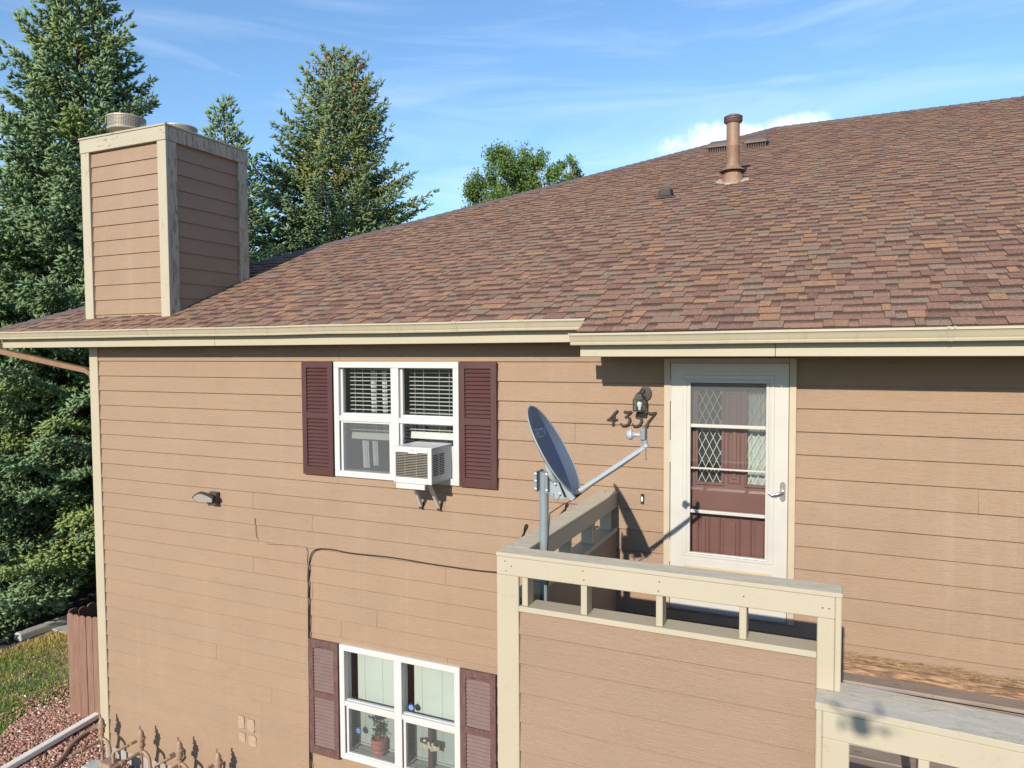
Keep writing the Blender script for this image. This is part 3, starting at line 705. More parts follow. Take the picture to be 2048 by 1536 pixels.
# those nearest the camera and inside the frame become pieces of their own
def score(t):
    v = Vector(t[0][4]); w_ = (Vector(t[0][5]) - v).length
    d = v - CAM; dep = d.dot(fw)
    if dep < 0.1: return 0
    sx = d.dot(rt2) / dep * 1450; sy = d.dot(up2) / dep * 1450
    if abs(sx) > 1060: return 0
    return w_ / dep / dep * abs((v - CAM).normalized().dot(Vector((0, -RM * csl, csl))))
order = sorted(range(len(tabs)), key=lambda i: -score(tabs[i]))
big = set(order[:300])
def shingle_mesh(lst, name):
    V = np.array([t[0][i] for t in lst for i in TI], dtype=np.float32).reshape(-1, 3)
    q = []
    for f in TF: q += [(f[0], f[1], f[2]), (f[0], f[2], f[3])]
    F = (np.arange(len(lst))[:, None, None] * 20 + np.array(q)[None]).reshape(-1, 3)
    colr = np.repeat(np.array([(*t[1], 1) for t in lst], dtype=np.float32), 20, 0)
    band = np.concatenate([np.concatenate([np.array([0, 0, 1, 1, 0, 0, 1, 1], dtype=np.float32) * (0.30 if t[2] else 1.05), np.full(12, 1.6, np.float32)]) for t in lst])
    return tri_mesh(name, V, M_SHINGLE, {'col': colr, 'band': band}, F)
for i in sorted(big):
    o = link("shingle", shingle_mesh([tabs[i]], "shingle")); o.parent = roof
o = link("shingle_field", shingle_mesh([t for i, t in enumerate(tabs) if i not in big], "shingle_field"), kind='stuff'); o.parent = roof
# hip and ridge cap shingles
def cap_mesh(t, n_left, n_right, L):
    b = MB(); t = Vector(t).normalized()
    a, c = Vector(n_left), Vector(n_right); w_ = 0.125
    vs = []
    for s, h_ in ((0, 0.020), (L, 0.008)):
        o_ = t * s
        vs += [o_ + a * w_ + Vector((0, 0, h_ - 0.004)), o_ + Vector((0, 0, h_ + 0.008)), o_ + c * w_ + Vector((0, 0, h_ - 0.004)),
               o_ + a * w_ + Vector((0, 0, h_ - 0.014)), o_ + Vector((0, 0, h_ - 0.004)), o_ + c * w_ + Vector((0, 0, h_ - 0.014))]
    b.add(vs, [(0, 6, 7, 1), (1, 7, 8, 2), (0, 1, 4, 3), (1, 2, 5, 4), (0, 3, 9, 6), (2, 8, 11, 5)])
    return b.mesh("hip_cap", M_CAPSH)
A3 = Vector((HA[0], HA[1], rz(HA[1]))); K3 = Vector((HK[0], HK[1], rz(HK[1])))
hd = (K3 - A3).normalized(); Lh = (K3 - A3).length
pl = Vector((-RM, 0, 0)); 
nl = Vector((-1, 0.30, -0.40)).normalized(); nr = Vector((1, -0.9, 0)).normalized(); nr.z = RM * nr.y; nr.normalize()
hm = cap_mesh(hd, nl, nr, 0.20)
k = 0
while k * 0.15 < Lh:
    o = link("hip_cap", hm, roof); o.location = A3 + hd * (k * 0.15); k += 1
rm_ = cap_mesh((1, 0, 0), (0, csl, -RM * csl), (0, -csl, -RM * csl), 0.20)
x = HK[0]
while x < 5.0:
    o = link("ridge_cap", rm_, roof); o.location = (x, RIDGE_Y, zR + 0.012); x += 0.15

# ------------------------------------------------------------------ chimney
CX0, CX1, CY0, CY1, CZ = -8.455, -7.03, 0.045, 1.265, 2.675
b = MB(); b.box(CX0 + 0.02, CX1 - 0.02, CY0 + 0.02, CY1 - 0.02, 0.3, CZ - 0.03); chim = part(b.build("chimney", M_SIDING_Y))
def chim_plank(side, zb, zt):
    b = MB(); 
    if side == 'f':
        u0, u1 = CX0 + 0.145, CX1 - 0.120
        base = rz(CY0) - 0.05
        z0, z1 = max(zb, base), zt
        if z1 - z0 < 0.01: return
        b.add([(u0, CY0 + 0.004, z0), (u1, CY0 + 0.004, z0), (u1, CY0 + 0.0185, z1), (u0, CY0 + 0.0185, z1), (u0, CY0 + 0.0195, z0), (u1, CY0 + 0.0195, z0)], [(0, 1, 2, 3), (1, 0, 4, 5)])
        m_ = M_SIDING
    else:
        v0, v1 = CY0 + 0.13, CY1 - 0.14
        X = CX1
        zr0 = rz(v0) - 0.06
        b.add([(X - 0.004, v0, zb), (X - 0.004, v1, zb), (X - 0.0185, v1, zt), (X - 0.0185, v0, zt), (X - 0.0195, v0, zb), (X - 0.0195, v1, zb)], [(0, 1, 2, 3), (1, 0, 4, 5)])
        m_ = M_SIDING_Y
    o = b.build("siding_plank", m_); o.parent = chim
zt = 2.520
for i in range(12):
    z1 = zt - i * EXPO; z0 = z1 - EXPO
    chim_plank('f', z0, z1)
    if z1 > rz(CY0): chim_plank('r', z0, z1)
def ctrim(x0, x1, y0, y1, z0, z1, m_, name="corner_trim"):
    b = MB(); b.box(x0, x1, y0, y1, z0, z1); o = b.build(name, m_, bevel=0.004); o.parent = chim; return o
ctrim(CX0, CX0 + 0.145, CY0 - 0.022, CY0 + 0.0185, rz(CY0) - 0.03, 2.516, M_PEEL_L)
ctrim(CX1 - 0.118, CX1 + 0.0205, CY0 - 0.022, CY0 + 0.0185, rz(CY0) - 0.03, 2.516, M_PEEL_L)
ctrim(CX1 - 0.0185, CX1 + 0.020, CY0 + 0.0187, CY0 + 0.13, rz(CY0) - 0.02, 2.516, M_PEEL)
ctrim(CX1 - 0.0185, CX1 + 0.022, CY1 - 0.14, CY1 + 0.005, rz(CY1) - 0.13, 2.516, M_PEEL)
ctrim(CX0 - 0.006, CX1 + 0.026, CY0 - 0.028, CY0 + 0.0184, 2.517, CZ, M_CROWN, "frieze_board")
ctrim(CX1 - 0.0184, CX1 + 0.026, CY0 + 0.0186, CY1 + 0.012, 2.517, CZ, M_PEEL, "frieze_board")
ctrim(CX0 - 0.006, CX0 + 0.03, CY0 + 0.0186, CY1 + 0.012, 2.517, CZ, M_CROWN, "frieze_board")
ctrim(CX0 - 0.016, CX1 + 0.036, CY0 - 0.038, CY1 + 0.022, CZ + 0.0005, CZ + 0.024, M_CROWN, "crown_cap")
b = MB(); b.box(CX0 - 0.002, CX0 + 0.02, CY0 + 0.02, CY1, rz(CY0) - 0.03, 2.516); o = b.build("side_panel", M_SIDING_Y); o.parent = chim
b = MB(); b.box(CX0 + 0.02, CX1, CY1 - 0.019, CY1, rz(CY0) - 0.03, 2.516); o = b.build("side_panel", M_SIDING_Y); o.parent = chim

def chimney_cap(x, y, label):
    z0 = CZ + 0.025; R_ = 0.215; H0, H1 = 0.125, 0.295
    t = thing("chimney_cap", label, "chimney cap", (x, y, z0), "round mesh caps on the chimney")
    b = MB(); b.lathe([(0.125, 0), (0.125, 0.085), (0.150, 0.115), (0.120, 0.135), (0.120, 0.145)], 24); o = b.build("collar", M_CAPMETAL, t); smooth_by_angle(o)
    b = MB(); b.lathe([(0.14, H0 - 0.012), (R_, H0), (R_ + 0.004, H0 + 0.006), (R_ + 0.004, H0 + 0.024), (R_ - 0.006, H0 + 0.026), (0.14, H0 + 0.014)], 40); o = b.build("lower_rim", M_CAPMETAL, t); smooth_by_angle(o)
    b = MB(); b.lathe([(R_ - 0.006, H1 - 0.022), (R_ + 0.004, H1 - 0.022), (R_ + 0.004, H1 - 0.006), (R_ - 0.02, H1), (0.08, H1 + 0.010), (0.01, H1 + 0.012)], 40); o = b.build("lid", M_CAPMETAL, t); smooth_by_angle(o)
    b = MB(); n_ = 72; z = H0 + 0.012
    wr = 0.0026
    for k_ in range(n_):
        a = 2 * math.pi * k_ / n_; c, s = math.cos(a) * R_, math.sin(a) * R_; tx, ty = -math.sin(a) * wr, math.cos(a) * wr
        b.add([(c - tx, s - ty, H0 + 0.02), (c + tx, s + ty, H0 + 0.02), (c + tx, s + ty, H1 - 0.02), (c - tx, s - ty, H1 - 0.02)], [(0, 1, 2, 3)])
    for j in range(1, 8):
        zz = H0 + 0.022 + j * (H1 - H0 - 0.042) / 8
        ring = []
        for k_ in range(n_):
            a = 2 * math.pi * k_ / n_; ring.append((math.cos(a) * (R_ + 0.001), math.sin(a) * (R_ + 0.001)))
        vs = [(x_, y_, zz - wr) for x_, y_ in ring] + [(x_, y_, zz + wr) for x_, y_ in ring]
        b.add(vs, [(k_, (k_ + 1) % n_, (k_ + 1) % n_ + n_, k_ + n_) for k_ in range(n_)])
    b.build("wire_mesh", M_CAPMETAL, t, kind='stuff')
    b = MB(); b.lathe([(0.08, 0.1), (0.115, 0.14), (0.115, H1 - 0.03), (0.08, H1 - 0.01)], 20); b.build("flue_core", M_DARK, t)
    return t
chimney_cap(-8.065, 0.365, "round mesh chimney cap at the front left of the chimney top")
chimney_cap(-7.80, 0.92, "round mesh chimney cap at the back of the chimney top, mostly hidden")

# ------------------------------------------------------------------ roof fittings
t = thing("vent_pipe", "tall rust brown metal flue pipe standing on the shingle roof", "vent pipe", (-1.372, 4.41, rz(4.41)))
b = MB(); b.lathe([(0.150, -0.07), (0.138, 0.02), (0.124, 0.09), (0.108, 0.13)], 24); o = b.build("boot", M_VENT, t); smooth_by_angle(o)
b = MB(); b.lathe([(0.092, 0.175), (0.178, 0.128), (0.181, 0.132), (0.120, 0.172), (0.098, 0.195), (0.094, 0.225), (0.09, 0.225)], 24); o = b.build("storm_collar", M_VENT, t); smooth_by_angle(o)
b = MB(); b.lathe([(0.088, 0.10), (0.088, 0.46), (0.0905, 0.465), (0.0905, 0.475), (0.088, 0.48), (0.088, 0.80)], 24); o = b.build("pipe", M_VENT, t); smooth_by_angle(o)
b = MB(); b.lathe([(0.094, 0.772), (0.120, 0.795), (0.124, 0.81), (0.112, 0.816), (0.124, 0.826), (0.124, 0.836), (0.114, 0.842), (0.124, 0.852), (0.122, 0.864), (0.09, 0.882), (0.02, 0.890)], 28); o = b.build("cap", M_VENTBOX, t); smooth_by_angle(o)
b = MB(); pts = []
for i in range(26):
    a = 2 * math.pi * i / 26; r_ = 0.19 + 0.045 * rng.uniform(-1, 1); x_, y_ = math.cos(a) * r_ * 1.08, math.sin(a) * r_ * 0.95
    pts.append((x_, y_))
b.add([(x_, y_, RM * y_ + 0.022) for x_, y_ in pts] + [(x_, y_, RM * y_ - 0.01) for x_, y_ in pts], [tuple(range(26))] + [(i, i + 26, (i + 1) % 26 + 26, (i + 1) % 26) for i in range(26)])
b.build("sealant_collar", M_SEAL, t)

def roof_vent(x, y, label):
    t = thing("roof_vent", label, "roof vent", (x, y, rz(y)), "brown box vents near the ridge")
    t.rotation_euler = (math.atan(RM), 0, 0); t.scale = (0.92, 1, 0.80)
    b = MB()
    b.add([(-0.20, -0.22, 0.130), (0.20, -0.22, 0.130), (0.20, 0.22, 0.130), (-0.20, 0.22, 0.130), (-0.16, -0.17, 0.180), (0.16, -0.17, 0.180), (0.16, 0.19, 0.165), (-0.16, 0.19, 0.165), (-0.2, -0.22, 0.105), (0.2, -0.22, 0.105), (0.2, 0.22, 0.105), (-0.2, 0.22, 0.105)],
          [(4, 5, 6, 7), (0, 1, 5, 4), (1, 2, 6, 5), (2, 3, 7, 6), (3, 0, 4, 7), (8, 9, 1, 0), (9, 10, 2, 1), (10, 11, 3, 2), (11, 8, 0, 3), (11, 10, 9, 8)])
    b.build("hood", M_VENTBOX, t, bevel=0.012, seg=2)
    b = MB(); b.box(-0.17, 0.17, -0.185, 0.19, 0.002, 0.107); b.build("throat", M_DARK, t)
    for i in range(9):
        b = MB(); x_ = -0.165 + i * 0.33 / 8; b.box(x_ - 0.009, x_ + 0.009, -0.20, -0.186, 0.006, 0.110); b.build("grille_bar", M_VENTBOX, t)
    b = MB(); b.box(-0.24, 0.24, -0.24, 0.26, 0.010, 0.0135); b.build("flange", M_VENTBOX, t)
roof_vent(-1.95, 7.05, "brown box vent below the ridge, left behind the flue pipe")
roof_vent(-1.33, 7.06, "brown box vent below the ridge, right of the flue pipe")
t = thing("exhaust_vent", "small black hooded exhaust vent on the middle of the roof", "roof vent", (-2.145, 3.80, rz(3.80))); t.rotation_euler = (math.atan(RM) * 0.7, 0, 0)
b = MB(); b.add([(-0.085, -0.09, 0.035), (0.085, -0.09, 0.035), (0.085, 0.10, 0.02), (-0.085, 0.10, 0.02), (-0.078, -0.075, 0.115), (0.078, -0.075, 0.115), (0.07, 0.09, 0.10), (-0.07, 0.09, 0.10)],
                [(4, 5, 6, 7), (0, 1, 5, 4), (1, 2, 6, 5), (2, 3, 7, 6), (3, 0, 4, 7)]); b.build("hood", M_BLACK, t, bevel=0.014, seg=2)
b = MB(); b.box(-0.07, 0.07, -0.07, 0.09, -0.01, 0.04); b.build("throat", M_DARK, t)
b = MB(); b.box(-0.09, 0.09, -0.085, -0.06, 0.018, 0.026); b.build("lip", M_VENTBOX, t)
b = MB(); b.box(-0.13, 0.13, -0.12, 0.14, 0.006, 0.012); b.build("flange", M_CAPSH, t)

# ------------------------------------------------------------------ windows
def room(x0, x1, z0, z1, depth, name="room_lining"):
    b = MB(); y0 = 0.121
    b.add([(x0, y0, z0), (x1, y0, z0), (x1, y0, z1), (x0, y0, z1), (x0, depth, z0), (x1, depth, z0), (x1, depth, z1), (x0, depth, z1)],
          [(4, 5, 6, 7), (0, 1, 5, 4), (1, 2, 6, 5), (2, 3, 7, 6), (3, 0, 4, 7)])
    return b
def frame_rect(b, x0, x1, z0, z1, w, y0, y1, wb=None):
    wb = wb or w
    b.box(x0, x1, y0, y1, z1 - w, z1); b.box(x0, x1, y0, y1, z0, z0 + wb)
    b.box(x0, x0 + w, y0, y1, z0 + wb, z1 - w); b.box(x1 - w, x1, y0, y1, z0 + wb, z1 - w)
def make_window(R_, name, label, mull, rail, pane_rects, screens):
    x0, x1, z0, z1 = R_
    b = MB(); frame_rect(b, x0, x1, z0, z1, 0.062, -0.024, 0.10)
    win = part(b.build(name, M_WHITE, bevel=0.004)); win['label'] = label
    b = MB(); b.box(mull - 0.045, mull + 0.045, -0.020, 0.098, z0 + 0.062, z1 - 0.062); o = b.build("mullion", M_WHITE, win, bevel=0.004)
    for i, (a, c, e, f) in enumerate(pane_rects):
        b = MB(); yy = 0.0 if i % 2 else 0.022
        frame_rect(b, a - 0.028, c + 0.028, e - 0.028, f + 0.028, 0.0275, -0.008 + yy, 0.03 + yy)
        b.build("sash", M_WHITE, win, bevel=0.003)
        b = MB(); b.box(a, c, 0.016 + yy, 0.0195 + yy, e, f); b.build("pane", M_GLASS, win)
        if i in screens:
            b = MB(); b.add([(a + 0.001, 0.002 + yy, e + 0.001), (c - 0.001, 0.002 + yy, e + 0.001), (c - 0.001, 0.002 + yy, f - 0.001), (a + 0.001, 0.002 + yy, f - 0.001)], [(0, 1, 2, 3)])
            b.build("insect_screen", screens[i], win)
    return win
# upper: panes listed top-left, bottom-left, top-right, bottom-right
PU = [(-4.585, -4.012, -0.518, -0.033), (-4.573, -4.020, -1.108, -0.618), (-3.872, -3.292, -0.518, -0.033), (-3.865, -3.292, -1.108, -0.605)]
uw = make_window(UW, "window", "white double window with raised blinds and an air conditioner", -3.945, -0.57, PU, {1: M_SCREEN})
for nm, a, c in (("meeting_rail", -4.612, -3.99), ("meeting_rail", -3.90, -3.264)):
    b = MB(); b.box(a, c, -0.018, 0.02, -0.600, -0.545); b.build(nm, M_WHITE, uw, bevel=0.004)
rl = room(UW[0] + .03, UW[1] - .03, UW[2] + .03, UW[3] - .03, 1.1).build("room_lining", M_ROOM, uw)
sl = random.Random(4)
for (a, c, zt_, zb_, n_) in ((-4.56, -4.035, -0.075, -0.735, 16), (-3.85, -3.30, -0.075, -0.70, 16)):
    for i in range(n_):
        z = zt_ - (zt_ - zb_) * i / n_ + sl.uniform(-0.0025, 0.0025); tl = sl.uniform(-0.004, 0.004)
        b = MB(); b.add([(a, 0.100, z), (c, 0.100, z + tl), (c, 0.124, z + tl + 0.004), (a, 0.124, z + 0.004), (a, 0.100, z - 0.0035), (c, 0.100, z + tl - 0.0035), (c, 0.124, z + tl), (a, 0.124, z)],
                        [(0, 1, 2, 3), (4, 7, 6, 5), (0, 4, 5, 1), (2, 6, 7, 3)]); b.build("blind_slat", M_BLIND, uw)
    b = MB(); b.prism_x([(0.096, zb_ - 0.055), (0.128, zb_ - 0.055), (0.128, zb_ + 0.012), (0.106, zb_ + 0.012)], a + 0.01, c); b.build("blind_bottom_rail", M_BLIND, uw, bevel=0.004)
    b = MB(); b.box(a - 0.02, c + 0.02, 0.098, 0.13, -0.068, -0.034); b.build("blind_head_rail", M_BLIND, uw)
    for q in (0.12, 0.30, 0.62, 0.82):
        xq = a + (c - a) * q; b = MB(); b.tube([(xq, 0.097, -0.05), (xq + sl.uniform(-.006, .006), 0.097, zb_ * 0.5), (xq, 0.097, zb_)], 0.0016, 4); b.build("blind_cord", M_BLIND, uw)
for (xc, w_, z0_, z1_, y_) in ((-4.415, 0.075, -1.09, -0.80, 0.145), (-4.30, 0.06, -1.06, -0.80, 0.147), (-4.42, 0.055, -0.78, -0.10, 0.30), (-4.28, 0.055, -0.78, -0.10, 0.30), (-3.33, 0.04, -0.60, -0.10, 0.26)):
    b = MB(); n_ = 8
    vs = []; 
    for z_ in (z0_, z1_):
        for i in range(n_ + 1): vs.append((xc - w_ / 2 + w_ * i / n_ + (0.012 if z_ == z0_ else 0), y_ + 0.008 * math.sin(i * 1.9), z_))
    b.add(vs, [(i, i + 1, i + n_ + 2, i + n_ + 1) for i in range(n_)]); o = b.build("curtain", M_CURTAIN, uw)
# lower
PL = [(-4.605, -3.992, -3.488, -2.975), (-4.560, -4.005, -4.030, -3.570), (-3.912, -3.300, -3.488, -2.975), (-3.868, -3.310, -4.030, -3.570)]
lw = make_window(LW, "window", "white double window with closed mint blinds and ornaments", -3.952, -3.53, PL, {1: M_SCREEN2, 3: M_SCREEN2})
for a, c in ((-4.612, -3.997), (-3.907, -3.285)):
    b = MB(); b.box(a, c, -0.018, 0.02, -3.545, -3.495); b.build("meeting_rail", M_WHITE, lw, bevel=0.004)
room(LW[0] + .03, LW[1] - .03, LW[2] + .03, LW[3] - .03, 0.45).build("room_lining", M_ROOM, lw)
b = MB(); b.box(LW[0] + .031, LW[1] - .031, 0.1005, 0.235, LW[2] + .034, LW[2] + .05); b.build("inner_sill", M_WHITE, lw)
for (a, c, zb_) in ((-4.585, -4.015, -4.02), (-3.89, -3.30, -4.02)):
    b = MB(); n_ = 62
    for i in range(n_):
        z = -2.965 - i * (1.05 / n_)
        b.add([(a, 0.203, z), (c, 0.203, z), (c, 0.187, z - 0.0150), (a, 0.187, z - 0.0150)], [(0, 3, 2, 1)])
    b.build("blind_slats", M_LBLIND, lw, kind='stuff')
    for q in (0.16, 0.55, 0.90):
        xq = a + (c - a) * q; b = MB(); b.tube([(xq, 0.183, -2.97), (xq + 0.004, 0.183, -3.99)], 0.0011, 4); b.build("blind_cord", M_LBLIND, lw)
    b = MB(); b.box(a, c, 0.181, 0.206, -4.035, -4.018); b.build("blind_bottom_rail", M_LBLIND, lw)

# shutters
def shutter(x0, x1, z0, z1, mf, ml, label, arched):
    b = MB(); w_ = 0.058; yb, yf = -0.006, -0.034; mid = z0 + (z1 - z0) * 0.525
    b.box(x0, x0 + w_, yf, yb, z0, z1); b.box(x1 - w_, x1, yf, yb, z0, z1)
    b.box(x0 + w_, x1 - w_, yf, yb, z1 - 0.062, z1); b.box(x0 + w_, x1 - w_, yf, yb, z0, z0 + 0.085); b.box(x0 + w_, x1 - w_, yf, yb, mid - 0.032, mid + 0.032)
    if arched:
        for za in (z1 - 0.062,):
            pts = [(x0 + w_, za)] + [(x0 + w_ + (x1 - x0 - 2 * w_) * i / 10, za - 0.030 + 0.028 * math.sin(math.pi * i / 10) ** 1.5) for i in range(11)] + [(x1 - w_, za)]
            b.prism_y(pts, yf + 0.0008, yb)
    b.box(x0 + w_ - 0.004, x1 - w_ + 0.004, -0.010, yb + 0.001, z0 + 0.06, z1 - 0.05)
    s = part(b.build("shutter", mf, bevel=0.006, seg=2)); s['label'] = label
    lou = MB(); lw_ = x1 - x0 - 2 * w_ - 0.004; ph = 0.0355
    lou.prism_x([(-0.011, 0.0), (-0.028, 0.003), (-0.029, 0.008), (-0.011, ph * 0.97)], -lw_ / 2, lw_ / 2)
    me_ = lou.mesh("louver", ml)
    for a, c in ((z0 + 0.087, mid - 0.034), (mid + 0.034, z1 - (0.092 if arched else 0.064))):
        n_ = int((c - a) / ph); st = (c - a) / n_
        for i in range(n_):
            o = link("louver", me_, s); o.location = ((x0 + x1) / 2, 0, a + i * st)
    for xs in (x0 + 0.02, x1 - 0.02):
        for zs in (z0 + 0.03, mid, z1 - 0.03):
            b = MB(); b.lathe([(0.006, 0), (0.005, 0.004), (0.001, 0.005)], 8, Matrix.Translation((xs, yf - 0.0002, zs)) @ Matrix.Rotation(math.pi / 2, 4, 'X')); b.build("screw", ml, s)
shutter(-5.072, -4.684, -1.166, -0.002, M_SHUTTER, M_SHUTTER, "maroon louvered shutter left of the upper window", False)
shutter(-3.226, -2.842, -1.166, -0.002, M_SHUTTER, M_SHUTTER, "maroon louvered shutter right of the upper window", False)
shutter(-5.048, -4.670, -4.130, -2.905, M_SHUTTER2, M_LOUV2, "faded chipped shutter left of the lower window", True)
shutter(-3.240, -2.868, -4.130, -2.905, M_SHUTTER2, M_LOUV2, "faded chipped shutter right of the lower window", True)

# ------------------------------------------------------------------ doors
x0, x1, z0, z1 = DR
b = MB(); b.box(x0, x0 + 0.052, -0.022, 0.12, z0, z1); b.box(x1 - 0.052, x1, -0.022, 0.12, z0, z1); b.box(x0 + 0.052, x1 - 0.052, -0.022, 0.12, z1 - 0.042, z1)
cas = part(b.build("door_casing", M_CASING, bevel=0.004))
b = MB(); b.box(x0 + 0.0525, x1 - 0.0525, 0.0, 0.14, z0 - 0.012, z0 + 0.020); b.build("threshold", M_METAL, cas)
# inner entry door
ex0, ex1, ez0, ez1 = x0 + 0.056, x1 - 0.056, z0 + 0.022, z1 - 0.046
b = MB()
LITES = [(-1.055, -0.868), (-0.668, -0.49)]
zl0, zl1 = -0.985, -0.225
rr = [(ex0, ex1, ez0, ez1)]
for a, c in LITES: rr = subtract(rr, (a, c, zl0, zl1))
for r in rr: b.box(r[0], r[1], 0.085, 0.125, r[2], r[3])
door = part(b.build("entry_door", M_DOORRED)); door['label'] = "maroon panelled entry door with two leaded glass lights"
for a, c in LITES:
    b = MB(); frame_rect(b, a - 0.022, c + 0.022, zl0 - 0.022, zl1 + 0.022, 0.0225, 0.068, 0.0849); b.build("light_molding", M_DOORRED, door, bevel=0.005)
    b = MB(); b.box(a, c, 0.100, 0.104, zl0, zl1); b.build("pane", M_GLASS, door)
    b = MB(); w_ = c - a; stx = w_ / 3.2; stz = stx * 2.1; 
    def lead(xa, za, xb, zb_):
        # clip in x and z to the light
        t0, t1 = 0.0, 1.0
        for p0, d_, lo_, hi_ in ((xa, xb - xa, a, c), (za, zb_ - za, zl0, zl1)):
            if abs(d_) < 1e-9: continue
            u0, u1 = (lo_ - p0) / d_, (hi_ - p0) / d_
            if u0 > u1: u0, u1 = u1, u0
            t0, t1 = max(t0, u0), min(t1, u1)
        if t1 - t0 < 1e-3: return
        b.tube([(xa + (xb - xa) * t0, 0.097, za + (zb_ - za) * t0), (xa + (xb - xa) * t1, 0.097, za + (zb_ - za) * t1)], 0.0026, 4)
    k_ = -30
    while k_ < 60:
        zc = zl0 + k_ * stz; hgt = w_ / stx * stz
        lead(a, zc, c, zc + hgt); lead(a, zc, c, zc - hgt); k_ += 1
    b.build("lead_lattice", M_BLIND, door)
for (a, c, e, f) in ((-0.822, -0.716, -0.985, -0.245), (-1.06, -0.985 + 0.03, -1.90, -1.25), (-0.885, -0.715, -1.90, -1.25), (-0.64, -0.50, -1.90, -1.25)):
    b = MB(); frame_rect(b, a, c, e, f, 0.014, 0.073, 0.0849); b.build("panel_molding", M_DOORRED, door, bevel=0.005)
    b = MB(); b.box(a + 0.034, c - 0.034, 0.074, 0.0849, e + 0.034, f - 0.034); b.build("door_panel", M_DOORRED, door, bevel=0.009)
b = MB(); b.box(ex0, ex1, 0.078, 0.0849, -1.225, -1.055); b.build("lock_rail", M_DOORRED, door, bevel=0.004)
for (a, c), m_ in zip(LITES, (M_ROOM, M_BLIND)):
    b = MB(); n_ = 14; vs = []
    for z_ in (zl0 - 0.02, zl1 + 0.02):
        for i in range(n_ + 1): vs.append((a - 0.01 + (c - a + 0.02) * i / n_, 0.135 + 0.010 * math.sin(i * 1.7 + z_), z_))
    b.add(vs, [(i, i + 1, i + n_ + 2, i + n_ + 1) for i in range(n_)]); b.build("door_curtain", m_, door)
# storm door
sx0, sx1, sz0, sz1 = -1.262, -0.356, -2.028, -0.010
gx0, gx1, gz0, gz1 = -1.100, -0.520, -1.553, -0.166
b = MB()
for r in subtract([(sx0, sx1, sz0, sz1)], (gx0 - 0.001, gx1 + 0.001, gz0 - 0.001, gz1 + 0.001)): b.box(r[0], r[1], -0.012, 0.018, r[2], r[3])
sd = part(b.build("storm_door", M_WHITE2)); sd['label'] = "white storm door with glass panes and lever handle"
b = MB(); frame_rect(b, gx0 - 0.062, gx1 + 0.062, gz0 - 0.035, gz1 + 0.062, 0.030, -0.017, -0.0119, 0.012); b.build("glazing_frame", M_WHITE2, sd, bevel=0.004)
b = MB(); frame_rect(b, gx0 - 0.022, gx1 + 0.022, gz0 - 0.012, gz1 + 0.022, 0.0215, -0.020, -0.0119, 0.0115); b.build("glazing_bead", M_WHITE2, sd, bevel=0.006, seg=2)
for z_, h_, yy in ((-0.528, 0.028, -0.014), (-0.868, 0.014, -0.006), (-1.228, 0.026, -0.012)):
    b = MB(); b.box(gx0, gx1, yy, 0.014, z_, z_ + h_); b.build("glazing_bar", M_WHITE2, sd, bevel=0.003)
for a, c in ((gz0, -1.2285), (-1.2015, -0.8685), (-0.8535, -0.5285), (-0.4995, gz1)):
    b = MB(); b.box(gx0, gx1, 0.002, 0.005, a, c); b.build("pane", M_GLASS, sd)
b = MB(); b.add([(gx0, -0.003, -0.498), (gx1, -0.003, -0.498), (gx1, -0.003, gz1), (gx0, -0.003, gz1)], [(0, 1, 2, 3)]); b.build("insect_screen", M_SCREEN, sd)
b = MB(); b.box(gx0 - 0.058, gx1 + 0.058, -0.0135, -0.0119, -1.622, -1.604); b.build("rail_seam", M_WHITE2, sd)
b = MB(); frame_rect(b, gx0 - 0.050, gx1 + 0.050, -1.930, -1.665, 0.030, -0.016, -0.0119); b.build("kick_panel_trim", M_PANELTRIM, sd, bevel=0.004)
b = MB(); b.box(gx0 - 0.018, gx1 + 0.018, -0.019, -0.0119, -1.895, -1.70); b.build("kick_panel", M_WHITE2, sd, bevel=0.008)
b = MB()
pl_ = [(-0.020, -0.058), (-0.012, -0.072), (0, -0.078), (0.012, -0.072), (0.020, -0.058), (0.020, 0.058), (0.012, 0.072), (0, 0.078), (-0.012, 0.072), (-0.020, 0.058)]
b.prism_y([(-0.392 + x_, -1.005 + z_) for x_, z_ in pl_], -0.019, -0.0119); hnd = b.build("handle", M_METAL, sd, bevel=0.002)
b = MB(); b.tube([(-0.392, -0.02, -1.005), (-0.392, -0.05, -1.005), (-0.405, -0.060, -1.007), (-0.44, -0.062, -1.022), (-0.47, -0.060, -1.028), (-0.490, -0.058, -1.012), (-0.498, -0.056, -0.998)], [0.012, 0.010, 0.010, 0.0085, 0.008, 0.007, 0.004], 10); o = b.build("lever", M_METAL, sd); smooth_by_angle(o, 60)
for z_ in (-0.12, -0.62, -1.45):
    b = MB(); b.box(sx0 - 0.008, sx0 + 0.002, -0.020, -0.012, z_ - 0.20, z_ - 0.02); b.build("hinge", M_WHITE2, sd)
b = MB(); b.box(sx0, sx1, -0.014, -0.0119, sz0, sz0 + 0.04); b.box(sx0 + 0.01, sx1 - 0.01, -0.006, 0.012, sz0 - 0.012, sz0); b.build("bottom_sweep", M_WHITE2, sd)

